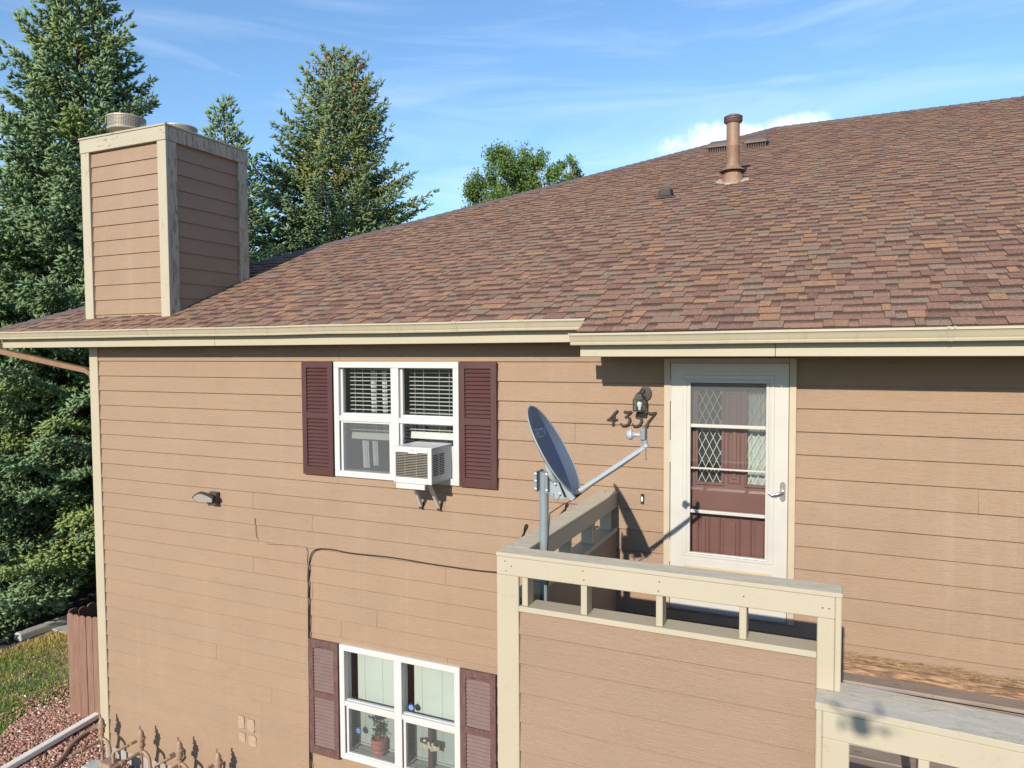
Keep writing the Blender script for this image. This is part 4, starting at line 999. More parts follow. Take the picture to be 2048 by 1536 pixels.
# ------------------------------------------------------------------ entry landing (half wall, open rail, cap)
FY, BYI = -2.09, -1.955                             # front and inner faces of the front parapet
LX0, LX1 = -1.860, 0.026
land = thing("entry_landing", "upper entry landing with tan half wall and cream open top rail", "landing", (LX0, FY, GZ))
lp = Matrix.Translation((-LX0, -FY, -GZ))
def lpart(o): o.parent = land; o.matrix_parent_inverse = lp; return o
ZC = -1.103
b = MB(); b.box(LX0 - 0.004, LX1 + 0.002, FY - 0.004, BYI + 0.012, ZC - 0.024, ZC, 0, None, 1); lpart(b.build("cap_board", [M_CREAM_H, M_CAPTOP], bevel=0.004))
b = MB(); b.box(LX0 - 0.004, LX0 + 0.148, BYI + 0.0125, 0.0, ZC - 0.024, ZC - 0.0005, 0, None, 1); lpart(b.build("cap_board", [M_CREAM_H, M_CAPTOP], bevel=0.004))
b = MB(); b.box(LX0, -0.005, FY, FY + 0.040, ZC - 0.135, ZC - 0.0245); lpart(b.build("top_rail", M_CREAM_H, bevel=0.004))
b = MB(); b.box(LX0 + 0.0, -0.005, BYI - 0.036, BYI, ZC - 0.135, ZC - 0.0245); lpart(b.build("top_rail", M_CREAM_H, bevel=0.004))
b = MB(); b.box(LX0 + 0.108, LX0 + 0.144, BYI + 0.0005, -0.001, ZC - 0.135, ZC - 0.0245); lpart(b.build("top_rail", M_CREAM_H, bevel=0.004))
b = MB(); b.box(LX0, LX0 + 0.036, BYI + 0.0005, -0.001, ZC - 0.135, ZC - 0.0245); lpart(b.build("top_rail", M_CREAM_H, bevel=0.004))
b = MB(); b.box(LX0 - 0.0003, LX0 + 0.144, FY - 0.0008, FY + 0.02, GZ, ZC - 0.1355); lpart(b.build("post", M_CREAM, bevel=0.004))
b = MB(); b.box(-0.087, -0.0055, FY - 0.0005, BYI, -1.600, ZC - 0.1355); lpart(b.build("post", M_CREAM, bevel=0.004))
b = MB(); b.box(-0.0048, LX1 - 0.001, FY - 0.0025, BYI + 0.002, -1.600, ZC - 0.0245); lpart(b.build("end_trim", M_CREAM, bevel=0.004))
ZS = -1.412
b = MB(); b.box(LX0 + 0.145, -0.0875, FY - 0.005, BYI + 0.01, ZS - 0.033, ZS, 0, None, 1); lpart(b.build("sill_rail", [M_CREAM_H, M_CREAM], bevel=0.003))
b = MB(); b.box(LX0 - 0.003, LX0 + 0.147, BYI + 0.0105, -0.001, ZS - 0.033, ZS - 0.0005); lpart(b.build("sill_rail", M_CREAM_H, bevel=0.003))
for x in (-1.700, -1.333, -0.900, -0.462):
    b = MB(); b.box(x, x + 0.037, FY + 0.012, FY + 0.102, ZS + 0.0003, ZC - 0.1353); lpart(b.build("baluster", M_CREAM, bevel=0.003))
for y in (-1.62, -1.12, -0.62, -0.14):
    b = MB(); b.box(LX0 + 0.03, LX0 + 0.12, y, y + 0.037, ZS + 0.0003, ZC - 0.1353); lpart(b.build("baluster", M_CREAM, bevel=0.003))
b = MB(); b.box(LX0 + 0.02, -0.02, FY + 0.0205, BYI - 0.016, GZ, ZS - 0.0335); core = lpart(b.build("half_wall", M_LANDSID))
b = MB(); b.box(LX0 + 0.02, LX0 + 0.125, BYI - 0.0155, 0.0, GZ, ZS - 0.0335); core2 = lpart(b.build("half_wall", M_LANDSID))
zt = ZS - 0.034; zb = -1.585
while zb > GZ - 0.1:
    z0 = max(zb, GZ)
    b = MB(); x0_, x1_ = LX0 + 0.146, (-0.089 if zb > -1.7 else -0.089)
    b.add([(x0_, FY + 0.003, z0 + 0.0045), (x1_, FY + 0.003, z0 + 0.0045), (x1_, FY + 0.0175, zt), (x0_, FY + 0.0175, zt), (x0_, FY + 0.0202, z0), (x1_, FY + 0.0202, z0), (x0_, FY + 0.009, z0), (x1_, FY + 0.009, z0)], [(0, 1, 2, 3), (6, 7, 1, 0), (7, 6, 4, 5)])
    o = b.build("siding_plank", M_LANDSID); o.parent = core
    if z0 > -2.6:                                   # inner faces
        b = MB(); X = LX0 + 0.144
        b.add([(X, BYI, z0), (X, -0.002, z0), (X - 0.010, -0.002, zt), (X - 0.010, BYI, zt), (X - 0.0188, BYI, z0), (X - 0.0188, -0.002, z0)], [(0, 1, 2, 3), (1, 0, 4, 5)]); o = b.build("siding_plank", M_LANDSID); o.parent = core2
        b = MB(); Y = BYI - 0.001
        b.add([(LX0 + 0.146, Y, z0), (-0.03, Y, z0), (-0.03, Y - 0.01, zt), (LX0 + 0.146, Y - 0.01, zt)], [(3, 2, 1, 0)]); o = b.build("siding_plank", M_LANDSID); o.parent = core
    b = MB(); X = LX0
    b.add([(X + 0.002, FY + 0.0215, z0), (X + 0.002, -0.002, z0), (X + 0.012, -0.002, zt), (X + 0.012, FY + 0.0215, zt), (X + 0.0199, FY + 0.0215, z0), (X + 0.0199, -0.002, z0)], [(3, 2, 1, 0), (0, 1, 5, 4)]); o = b.build("siding_plank", M_LANDSID); o.parent = core2
    zt = zb; zb -= EXPO
for x in (-1.80, -1.76, -1.315, -0.88, -0.443, -0.06, -0.03):
    for dz_ in ((-0.055, -0.108) if rng.random() < 0.4 else (-0.08,)):
        b = MB(); b.lathe([(0.0042, 0), (0.0036, 0.0012), (0.0008, 0.0006)], 8, Matrix.Translation((x + rng.uniform(-.006, .006), FY - 0.0002, ZC + dz_ + rng.uniform(-.006, .006))) @ Matrix.Rotation(math.pi / 2, 4, 'X')); lpart(b.build("screw", M_IRON))
# walkway boards along the wall
walk = thing("walkway_deck", "weathered brown deck boards along the foot of the wall behind the stair rail", "deck", (0, -0.9, GZ)); wp = Matrix.Translation((0, 0.9, -GZ))
def wpart(o): o.parent = walk; o.matrix_parent_inverse = wp; return o
b = MB(); b.box(0.04, 4.4, -0.030, -0.004, -2.345, -2.262); wpart(b.build("ledger_board", M_LEDGER, bevel=0.005))
y = -0.034
dz = 0.0
for i in range(13):
    w_ = 0.165 if i < 2 else 0.14
    b = MB(); zt_ = -2.335 - (0.0 if i < 1 else 0.035); b.box(LX0 + 0.15, 4.4, y - w_ + 0.006, y, zt_ - 0.03, zt_ + rng.uniform(-0.002, 0.002)); wpart(b.build("deck_board", M_DECK, bevel=0.006)); y -= w_
for x in (0.2, 1.5, 2.8, 4.1):
    b = MB(); b.box(x, x + 0.09, -0.3, -0.21, GZ, -2.42); wpart(b.build("support_post", M_DECK))
    b = MB(); b.box(x, x + 0.04, -1.88, -0.03, -2.56, -2.402); wpart(b.build("joist", M_DECK))

# ------------------------------------------------------------------ lower stair rail in front
stair = thing("stair_rail", "lower cream railing with grey weathered cap at the bottom right", "railing", (-0.085, -2.16, GZ)); sp = Matrix.Translation((0.085, 2.16, -GZ))
def spart(o): o.parent = stair; o.matrix_parent_inverse = sp; return o
DROP = 0.030
SH = Matrix(((1, 0, 0, 0), (0, 1, 0, 0), (-DROP, 0, 1, 0), (0, 0, 0, 1)))    # rail falls slightly to the right
def sbox(x0, x1, y0, y1, z0, z1, top=None): b = MB(); b.box(x0, x1, y0, y1, z0, z1, 0, SH, top); return b
SY0, SY1 = -2.245, -2.096
spart(sbox(-0.087, 3.3, SY0 - 0.004, -2.085 + 0.13, -1.638, -1.602, 1).build("cap_board", [M_CREAM_H, M_CAPGREY], bevel=0.004))
spart(sbox(-0.054, 3.3, SY0, SY0 + 0.038, -1.770, -1.6385).build("top_rail", M_CREAM_H, bevel=0.004))
spart(sbox(-0.083, -0.0545, SY0 - 0.001, SY1, GZ - 0.0, -1.6385).build("end_trim", M_CREAM, bevel=0.004))
spart(sbox(-0.054, 0.066, SY0 + 0.0005, SY0 + 0.09, GZ + 0.01, -1.7705).build("post", M_CREAM, bevel=0.004))
for x in (0.352, 0.80, 1.25, 1.70, 2.15, 2.6):
    spart(sbox(x, x + 0.046, SY0 + 0.008, SY0 + 0.098, -1.984, -1.7705).build("baluster", M_CREAM, bevel=0.003))
spart(sbox(0.0665, 3.3, SY0 - 0.004, SY1, -2.02, -1.985).build("sill_rail", M_CREAM_H, bevel=0.003))
hw = spart(sbox(0.0665, 3.3, SY0 + 0.02, SY1 - 0.02, GZ + 0.1, -2.0205).build("half_wall", M_LANDSID))
zt = -2.021
while zt > GZ + 0.2:
    b = MB(); z0 = max(zt - EXPO, GZ)
    vs = [(0.067, SY0 + 0.003, z0), (3.3, SY0 + 0.003, z0), (3.3, SY0 + 0.013, zt), (0.067, SY0 + 0.013, zt)]
    b.add([tuple(SH @ Vector(v)) for v in vs], [(0, 1, 2, 3)]); o = b.build("siding_plank", M_LANDSID); o.parent = hw; zt -= EXPO

# ------------------------------------------------------------------ satellite dish
dish = thing("satellite_dish", "grey satellite dish on a steel pole behind the landing rail", "satellite dish", (-1.668, -1.80, -2.285)); dish.scale = (0.981, 0.981, 0.981)
dp = Matrix.Translation((1.70, 1.72, 2.335))
def dpart(o): o.parent = dish; o.matrix_parent_inverse = dp; return o
b = MB(); b.tube([(-1.70, -1.72, -2.40), (-1.70, -1.72, -0.672)], 0.0288, 20); o = dpart(b.build("pole", M_POLE)); smooth_by_angle(o)
b = MB(); b.lathe([(0.08, 0), (0.08, 0.008), (0.034, 0.012), (0.034, 0.04)], 20, Matrix.Translation((-1.70, -1.72, -2.385))); dpart(b.build("base_plate", M_POLE))
DC = Vector((-1.645, -1.68, -0.53)); DN = Vector((0.857, 0.118, 0.500)).normalized(); DU = Vector((0, 1, 0)); DU = (DU - DN * DU.dot(DN)).normalized(); DW = DN.cross(DU); DW = DW if DW.z > 0 else -DW
RA, RB, DEP = 0.312, 0.285, 0.062
def dish_p(r, a, off=0.0):
    return DC + DU * (RB * r * math.cos(a)) + DW * (RA * r * math.sin(a)) + DN * (-DEP * (1 - r * r) + off)
b = MB(); nr_, na = 12, 64
vs = []; 
for off in (0.0, -0.006):
    vs.append(dish_p(0, 0, off))
    for i in range(1, nr_ + 1):
        for k_ in range(na): vs.append(dish_p(i / nr_, 2 * math.pi * k_ / na, off))
N1 = 1 + nr_ * na
def idx(l, i, k_): return l * N1 + (0 if i == 0 else 1 + (i - 1) * na + k_ % na)
fs = []
for l in (0, 1):
    for k_ in range(na):
        f = (idx(l, 0, 0), idx(l, 1, k_), idx(l, 1, k_ + 1)); fs.append(f if l else f[::-1])
        for i in range(1, nr_):
            f = (idx(l, i, k_), idx(l, i + 1, k_), idx(l, i + 1, k_ + 1), idx(l, i, k_ + 1)); fs.append(f if l else f[::-1])
for k_ in range(na): fs.append((idx(0, nr_, k_), idx(0, nr_, k_ + 1), idx(1, nr_, k_ + 1), idx(1, nr_, k_)))
b.add(vs, fs); refl = dpart(b.build("reflector", M_REFL)); smooth_by_angle(refl, 50)
b = MB(); ring = [dish_p(1.0, 2 * math.pi * k_ / na, -0.003) for k_ in range(na)]
b.tube(ring + [ring[0]], 0.0055, 8, cap=False); o = b.build("rim", M_DISH, refl, smooth=True)
# lettering on the face
cu = bpy.data.curves.new("lettering", 'FONT'); cu.body = "DIRECTV"; cu.size = 0.085; cu.align_x = 'CENTER'; cu.align_y = 'CENTER'; cu.resolution_u = 3
tmp = bpy.data.objects.new("lettering_tmp", cu); COL.objects.link(tmp); bpy.context.view_layer.update()
tm = bpy.data.meshes.new_from_object(tmp.evaluated_get(bpy.context.evaluated_depsgraph_get())); bpy.data.objects.remove(tmp)
for v in tm.vertices:
    s_, t_ = v.co.x * 0.66 + 0.020, v.co.y * 1.0 + 0.135
    r2 = (s_ / RB) ** 2 + (t_ / RA) ** 2
    v.co = DC + DU * s_ + DW * t_ + DN * (-DEP * (1 - r2) + 0.0025)
tm.materials.clear(); tm.materials.append(M_LETTER); o = link("lettering", tm, refl)
# back bracket: round boss, clamp plates, bolts
back = DC - DN * (DEP + 0.02)
rotm = DN.to_track_quat('Z', 'Y').to_matrix().to_4x4()
b = MB(); b.lathe([(0.050, -0.030), (0.078, -0.012), (0.082, 0.008), (0.075, 0.016)], 24, Matrix.Translation(back - DW * 0.13) @ rotm); o = dpart(b.build("mount_plate", M_DISH)); smooth_by_angle(o)
b = MB()
for yy in (-1.735, -1.665):
    b.prism_y([(-1.70, -0.775), (-1.61, -0.845), (-1.555, -0.83), (-1.605, -0.715), (-1.645, -0.665), (-1.70, -0.69)], yy, yy + 0.006)
bracket = dpart(b.build("bracket", M_DISH, bevel=0.002))
b = MB(); b.box(-1.745, -1.728, -1.775, -1.655, -0.795, -0.665); b.box(-1.672, -1.655, -1.775, -1.655, -0.80, -0.66); dpart(b.build("clamp", M_POLE, bevel=0.003))
for (x, y, z) in ((-1.737, -1.768, -0.68), (-1.737, -1.768, -0.725), (-1.737, -1.768, -0.775), (-1.64, -1.742, -0.69), (-1.615, -1.742, -0.74), (-1.66, -1.742, -0.80), (-1.585, -1.742, -0.80), (-1.663, -1.768, -0.68), (-1.663, -1.768, -0.78)):
    b = MB(); b.lathe([(0.009, 0), (0.009, 0.008), (0.005, 0.009), (0.005, 0.016)], 6, Matrix.Translation((x, y, z)) @ Matrix.Rotation(math.pi / 2, 4, 'X')); dpart(b.build("bolt", M_ZINC))
b = MB(); b.tube([(-1.66, -1.74, -0.83), (-1.60, -1.74, -0.835), (-1.585, -1.74, -0.80)], 0.006, 6); b.tube([(-1.63, -1.74, -0.80), (-1.63, -1.74, -0.865)], 0.005, 6); dpart(b.build("adjuster_bolt", M_ZINC))
# feed arm and receiver head
AS, AE = Vector((-1.525, -1.665, -0.815)), Vector((-1.085, -1.55, -0.497))
b = MB(); rect_pipe(b, [AS, AE], 0.020, 0.027); dpart(b.build("feed_arm", M_DISH, bevel=0.004))
b = MB(); rect_pipe(b, [AS + (AE - AS) * -0.02, AS + (AE - AS) * 0.085], 0.034, 0.042); dpart(b.build("arm_socket", M_BLACK, bevel=0.003))
b = MB(); b.prism_y([(-1.60, -0.74), (-1.575, -0.735), (-1.50, -0.83), (-1.52, -0.85), (-1.55, -0.835)], -1.70, -1.64); dpart(b.build("arm_clamp", M_DISH, bevel=0.003))
b = MB(); b.box(-1.120, -1.086, -1.580, -1.520, -0.462, -0.386); dpart(b.build("receiver_body", M_POLE, bevel=0.008, seg=2))
b = MB(); b.tube([(-1.098, -1.55, -0.462), (-1.092, -1.55, -0.485), (-1.087, -1.55, -0.505)], [0.020, 0.015, 0.022], 10); dpart(b.build("receiver_neck", M_DISH))
hm_ = Matrix.Translation((-1.120, -1.55, -0.430)) @ Matrix.Rotation(-math.pi / 2, 4, 'Y') @ Matrix.Rotation(0.10, 4, 'X')
b = MB(); b.lathe([(0.017, 0), (0.012, 0.015), (0.013, 0.035), (0.020, 0.048), (0.033, 0.056), (0.034, 0.068), (0.024, 0.085), (0.010, 0.092)], 16, hm_); o = dpart(b.build("feed_horn", M_CAPGREYP)); smooth_by_angle(o)
b = MB(); b.tube([(-1.087, -1.55, -0.51), (-1.089, -1.552, -0.55), (-1.086, -1.55, -0.585)], 0.0022, 5); dpart(b.build("pigtail", M_CABLE))

b = MB(); b.tube([(-1.095, -1.56, -0.50), (-1.13, -1.565, -0.548), (-1.25, -1.60, -0.64), (-1.40, -1.635, -0.745), (-1.52, -1.672, -0.845), (-1.58, -1.70, -0.875), (-1.655, -1.735, -0.93), (-1.668, -1.745, -1.15), (-1.666, -1.742, -2.38)], 0.0042, 6); o = dpart(b.build("coax_cable", M_CABLE)); smooth_by_angle(o, 80)

# ------------------------------------------------------------------ wall lamp, numbers, bell
lamp = thing("wall_lamp", "small bronze lantern on the wall above the house number", "lamp", (-1.475, 0.0, -0.25)); lamp.scale = (0.84, 0.84, 0.82); Lm = Matrix.Translation((1.475, 0, 0.25))
def ppart(root, inv, o): o.parent = root; o.matrix_parent_inverse = inv; return o
b = MB(); pts = [(-1.475 + 0.062 * math.cos(a), -0.265 + 0.075 * math.sin(a)) for a in [2 * math.pi * i / 28 for i in range(28)]]; b.prism_y(pts, -0.018, 0.006); ppart(lamp, Lm, b.build("back_plate", M_LAMP, bevel=0.006, seg=2))
b = MB(); b.tube([(-1.475, -0.015, -0.255), (-1.48, -0.05, -0.225), (-1.49, -0.085, -0.222), (-1.50, -0.105, -0.245), (-1.505, -0.11, -0.275)], 0.0055, 8); ppart(lamp, Lm, b.build("hook_arm", M_IRON))
lx, ly = -1.507, -0.112
b = MB(); b.lathe([(0.066, -0.318), (0.064, -0.308), (0.040, -0.262), (0.020, -0.250), (0.012, -0.240)], 4, Matrix.Translation((lx, ly, 0)) @ Matrix.Rotation(math.radians(38), 4, 'Z')); ppart(lamp, Lm, b.build("lantern_roof", M_LAMP, bevel=0.003))
b = MB(); Rz = Matrix.Translation((lx, ly, 0)) @ Matrix.Rotation(math.radians(-7), 4, 'Z')
b.box(-0.052, 0.052, -0.052, 0.052, -0.326, -0.316, 0, Rz); b.box(-0.050, 0.050, -0.050, 0.050, -0.440, -0.428, 0, Rz)
ppart(lamp, Lm, b.build("lantern_frame", M_LAMP, bevel=0.002))
for sx in (-1, 1):
    for sy in (-1, 1):
        b = MB(); b.box(sx * 0.047 - 0.0045, sx * 0.047 + 0.0045, sy * 0.047 - 0.0045, sy * 0.047 + 0.0045, -0.428, -0.326, 0, Rz); ppart(lamp, Lm, b.build("lantern_post", M_LAMP))
for a in range(4):
    b = MB(); Mx = Rz @ Matrix.Rotation(a * math.pi / 2, 4, 'Z'); b.box(-0.042, 0.042, -0.047, -0.045, -0.427, -0.327, 0, Mx); ppart(lamp, Lm, b.build("pane", M_LAMPG))
b = MB(); b.lathe([(0.012, -0.425), (0.014, -0.405), (0.026, -0.378), (0.028, -0.362), (0.020, -0.342), (0.010, -0.332)], 16, Matrix.Translation((lx, ly, 0))); o = ppart(lamp, Lm, b.build("bulb", M_BULB)); smooth_by_angle(o, 80)

num = thing("house_number", "black iron house number 4357 under the wall lamp", "house number", (-1.60, -0.01, -0.47)); Nm = Matrix.Translation((1.60, 0.01, 0.47))
def stroke(b, pts, ws, x, z, s=1.0, sh=0.22):
    """flat ribbon with varying width, slanted"""
    P2 = [Vector((p[0], p[1])) for p in pts]; n_ = len(P2)
    Lf, Rt = [], []
    for i, p in enumerate(P2):
        t = (P2[min(i + 1, n_ - 1)] - P2[max(i - 1, 0)]).normalized(); nn = Vector((-t.y, t.x)) * (ws[i] / 2)
        Lf.append(p + nn); Rt.append(p - nn)
    tr_ = lambda q: (x + (q.x + sh * q.y) * s, z + q.y * s)
    vs = [(*[tr_(q)[0]], -0.022, tr_(q)[1]) for q in Lf] + [(tr_(q)[0], -0.022, tr_(q)[1]) for q in Rt]
    vs += [(v[0], -0.008, v[2]) for v in vs]
    m_ = n_
    fs = []
    for i in range(n_ - 1):
        fs += [(i, i + m_, i + m_ + 1, i + 1), (i + 2 * m_, i + 2 * m_ + 1, i + 3 * m_ + 1, i + 3 * m_), (i, i + 1, i + 1 + 2 * m_, i + 2 * m_), (i + m_, i + 3 * m_, i + 3 * m_ + 1, i + m_ + 1)]
    fs += [(0, 2 * m_, 3 * m_, m_), (m_ - 1, 2 * m_ - 1, 4 * m_ - 1, 3 * m_ - 1)]
    b.add(vs, fs)
H = 0.125
def digit(ch, x, z):
    b = MB()
    if ch == '4':
        stroke(b, [(0.062, 1 * H), (0.045, 0.78 * H), (0.018, 0.46 * H), (-0.010, 0.30 * H)], [0.016, 0.020, 0.016, 0.008], x, z)
        stroke(b, [(-0.012, 0.30 * H), (0.02, 0.33 * H), (0.055, 0.31 * H), (0.082, 0.37 * H)], [0.010, 0.016, 0.015, 0.010], x, z)
        stroke(b, [(0.050, 0.62 * H), (0.050, 0.3 * H), (0.048, 0.0), (0.040, -0.05 * H)], [0.008, 0.019, 0.021, 0.012], x, z)
    elif ch in '35':
        if ch == '3': stroke(b, [(0.002, 0.86 * H), (0.012, 0.97 * H), (0.03, 0.90 * H), (0.058, 0.96 * H), (0.072, 0.94 * H)], [0.008, 0.015, 0.018, 0.013, 0.008], x, z)
        else: stroke(b, [(0.016, 0.92 * H), (0.03, 0.90 * H), (0.055, 0.93 * H), (0.076, 1.02 * H)], [0.016, 0.019, 0.016, 0.008], x, z)
        stroke(b, [(0.066, 0.93 * H), (0.045, 0.74 * H), (0.028, 0.58 * H)] if ch == '3' else [(0.018, 0.93 * H), (0.016, 0.75 * H), (0.014, 0.58 * H)], [0.010, 0.013, 0.010], x, z)
        stroke(b, [(0.018, 0.57 * H), (0.040, 0.60 * H), (0.062, 0.50 * H), (0.072, 0.33 * H), (0.064, 0.13 * H), (0.040, 0.0), (0.016, -0.01 * H), (0.002, 0.06 * H), (-0.002, 0.16 * H)], [0.008, 0.014, 0.020, 0.023, 0.020, 0.015, 0.013, 0.013, 0.010], x, z)
    else:
        stroke(b, [(0.0, 0.88 * H), (0.012, 0.98 * H), (0.030, 0.90 * H), (0.055, 0.93 * H), (0.085, 1.0 * H)], [0.009, 0.017, 0.020, 0.017, 0.009], x, z)
        stroke(b, [(0.080, 0.97 * H), (0.055, 0.62 * H), (0.036, 0.35 * H), (0.028, 0.10 * H), (0.022, -0.04 * H)], [0.010, 0.014, 0.019, 0.022, 0.014], x, z)
    ppart(num, Nm, b.build("digit", M_IRON, bevel=0.0015))
for ch, x, z in (('4', -1.802, -0.532), ('3', -1.685, -0.536), ('5', -1.585, -0.536), ('7', -1.492, -0.540)): digit(ch, x, z)
bell = thing("doorbell", "slim dark doorbell with a white button beside the storm door", "doorbell", (-1.499, 0, -1.15)); Bm = Matrix.Translation((1.499, 0, 1.15))
b = MB(); b.box(-1.512, -1.486, -0.014, 0.006, -1.192, -1.108); ppart(bell, Bm, b.build("plate", M_IRON, bevel=0.004))
b = MB(); b.box(-1.506, -1.492, -0.019, -0.012, -1.170, -1.130); ppart(bell, Bm, b.build("button", M_BULB, bevel=0.003))

# ------------------------------------------------------------------ floodlight on the wall
fl = thing("floodlight", "bronze wall floodlight with a pointed flat head left of the window", "floodlight", (-6.33, 0, -1.52)); Fm = Matrix.Translation((6.33, 0, 1.52))
b = MB(); b.prism_z([(-6.40, 0.006), (-6.40, -0.045), (-6.385, -0.06), (-6.30, -0.06), (-6.285, -0.045), (-6.285, 0.006)], -1.600, -1.455); ppart(fl, Fm, b.build("mount_box", M_BRONZE, bevel=0.008, seg=2))
b = MB(); b.tube([(-6.345, -0.05, -1.53), (-6.36, -0.11, -1.525)], 0.020, 10); ppart(fl, Fm, b.build("knuckle", M_BRONZE))
FM = Matrix.Translation((-6.375, -0.145, -1.505)) @ Matrix.Rotation(math.radians(14), 4, 'Z') @ Matrix.Rotation(math.radians(-52), 4, 'X')
b = MB(); prof = []
for i in range(17):
    t_ = i / 16; prof.append((-0.13 + 0.26 * t_, -0.10 + 0.085 * abs(2 * t_ - 1) ** 1.7))
out = [(x_, y_) for x_, y_ in prof] + [(0.10, 0.06), (-0.10, 0.06)]
n_ = len(out)
vs = [tuple(FM @ Vector((x_, y_, -0.012))) for x_, y_ in out] + [tuple(FM @ Vector((x_ * 0.9, y_ * 0.86 + 0.005, 0.030))) for x_, y_ in out]
b.add(vs, [(i, (i + 1) % n_, (i + 1) % n_ + n_, i + n_) for i in range(n_)] + [tuple(range(n_, 2 * n_)), tuple(range(n_ - 1, -1, -1))]); ppart(fl, Fm, b.build("head", M_BRONZE, bevel=0.006, seg=2))
b = MB(); vs = [tuple(FM @ Vector((x_ * 0.88, y_ * 0.86, -0.0145))) for x_, y_ in out]; b.add(vs, [tuple(range(n_ - 1, -1, -1))]); ppart(fl, Fm, b.build("lens", M_LED))

# ------------------------------------------------------------------ window air conditioner
ac = thing("air_conditioner", "white window air conditioner on a bracket under the upper window sash", "air conditioner", (-3.535, -0.15, -1.11)); Am = Matrix.Translation((3.535, 0.15, 1.11))
ax0, ax1, ay, az0, az1 = -3.737, -3.333, -0.362, -1.106, -0.772
b = MB()
for r in subtract([(ax0, ax1, az0, az1)], (ax0 + 0.022, ax1 - 0.042, az0 + 0.055, az1 - 0.052)): b.box(r[0], r[1], ay, ay + 0.02, r[2], r[3])
b.box(ax0, ax1, ay + 0.0201, 0.03, az1 - 0.012, az1 - 0.0005); b.box(ax0, ax1, ay + 0.0201, 0.03, az0 + 0.0005, az0 + 0.01)
b.box(ax0 + 0.0005, ax0 + 0.01, ay + 0.0201, 0.03, az0 + 0.0102, az1 - 0.0122); b.box(ax1 - 0.01, ax1 - 0.0005, ay + 0.0201, 0.03, az0 + 0.0102, az1 - 0.0122)
ppart(ac, Am, b.build("cabinet", M_WHITE, bevel=0.006, seg=2))
b = MB(); b.box(ax0 + 0.02, ax1 - 0.04, ay + 0.035, ay + 0.045, az0 + 0.05, az1 - 0.05); ppart(ac, Am, b.build("condenser_coil", M_DARK))
for i in range(15):
    z = az0 + 0.062 + i * (az1 - az0 - 0.125) / 14; b = MB(); b.box(ax0 + 0.0215, ax1 - 0.0415, ay + 0.004, ay + 0.010, z, z + 0.0036); ppart(ac, Am, b.build("grille_bar", M_CAPMETAL))
for i in range(2):
    x = ax0 + 0.115 + i * 0.12; b = MB(); b.box(x, x + 0.002, ay + 0.013, ay + 0.018, az0 + 0.056, az1 - 0.053); ppart(ac, Am, b.build("grille_wire", M_CAPMETAL))
b = MB(); b.box(ax0 + 0.16, ax0 + 0.26, ay - 0.0015, ay + 0.01, az1 - 0.058, az1 - 0.05); ppart(ac, Am, b.build("grille_latch", M_WHITE))
b = MB(); b.box(ax0 + 0.19, ax0 + 0.222, ay - 0.001, ay + 0.002, az1 - 0.034, az1 - 0.029); ppart(ac, Am, b.build("badge", M_POLE))
for y_, in ((-0.285,), (-0.175,)):
    for i in range(12):
        z = az0 + 0.075 + i * 0.0165; b = MB(); b.box(ax1 - 0.0008, ax1 + 0.0012, y_ - 0.045, y_ + 0.045, z, z + 0.0085); ppart(ac, Am, b.build("side_vent", M_DARK))
b = MB(); b.box(ax1 + 0.001, -3.292, 0.012, 0.022, -1.105, -0.80); ppart(ac, Am, b.build("filler_panel", M_WHITE))
b = MB(); b.box(-3.86, ax0 - 0.001, 0.012, 0.022, -1.105, -0.80); ppart(ac, Am, b.build("filler_panel", M_WHITE))
b = MB(); b.box(-3.705, -3.40, -0.375, -0.345, -1.155, az0 - 0.001); b.box(-3.70, -3.41, -0.345, -0.02, -1.122, az0 - 0.001); ppart(ac, Am, b.build("bracket_tray", M_WHITE, bevel=0.003))
for xa, xb in ((-3.585, -3.655), (-3.42, -3.455)):
    b = MB(); rect_pipe(b, [(xa, -0.27, -1.115), (xb, -0.022, -1.385)], 0.028, 0.030); ppart(ac, Am, b.build("support_arm", M_WHITE, bevel=0.003))
    b = MB(); b.box(xb - 0.018, xb + 0.018, -0.030, 0.004, -1.412, -1.362); ppart(ac, Am, b.build("foot_pad", M_BLACK))

# ------------------------------------------------------------------ cables
def cable(pts, r, name, mat, label, sub=6):
    P_ = [Vector(p) for p in pts]; out = []
    for i in range(len(P_) - 1):
        p0, p1, p2, p3 = P_[max(i - 1, 0)], P_[i], P_[i + 1], P_[min(i + 2, len(P_) - 1)]
        for s in range(sub):
            t = s / sub; out.append(0.5 * ((2 * p1) + (-p0 + p2) * t + (2 * p0 - 5 * p1 + 4 * p2 - p3) * t * t + (-p0 + 3 * p1 - 3 * p2 + p3) * t ** 3))
    out.append(P_[-1]); b = MB(); b.tube(out, r, 6); o = b.build(name, mat); smooth_by_angle(o, 80)
    return tag(o, label, "cable")
cable([(-5.078, -0.008, -4.95), (-5.075, -0.006, -4.2), (-5.062, -0.012, -3.5), (-5.066, -0.006, -2.9), (-5.045, -0.012, -2.5), (-5.048, -0.008, -2.25), (-5.03, -0.01, -2.09), (-4.99, -0.012, -1.99), (-4.90, -0.010, -1.945), (-4.72, -0.008, -1.935), (-4.50, -0.01, -1.945), (-4.0, -0.008, -1.935), (-3.45, -0.01, -1.947), (-2.85, -0.008, -1.94), (-2.2, -0.02, -1.86), (-2.0, -0.05, -1.62), (-1.90, -0.06, -1.30), (-1.80, -0.07, -1.10)],
      0.0062, "cable", M_CABLE, "black cable running up the wall and across to the landing")
cable([(-5.055, -0.006, -4.95), (-5.05, -0.010, -4.0), (-5.058, -0.006, -3.2), (-5.040, -0.010, -2.75), (-5.052, -0.006, -2.4), (-5.035, -0.010, -2.18)], 0.005, "cable", M_CABLE, "second black cable twisted along the vertical run beside the lower shutter")
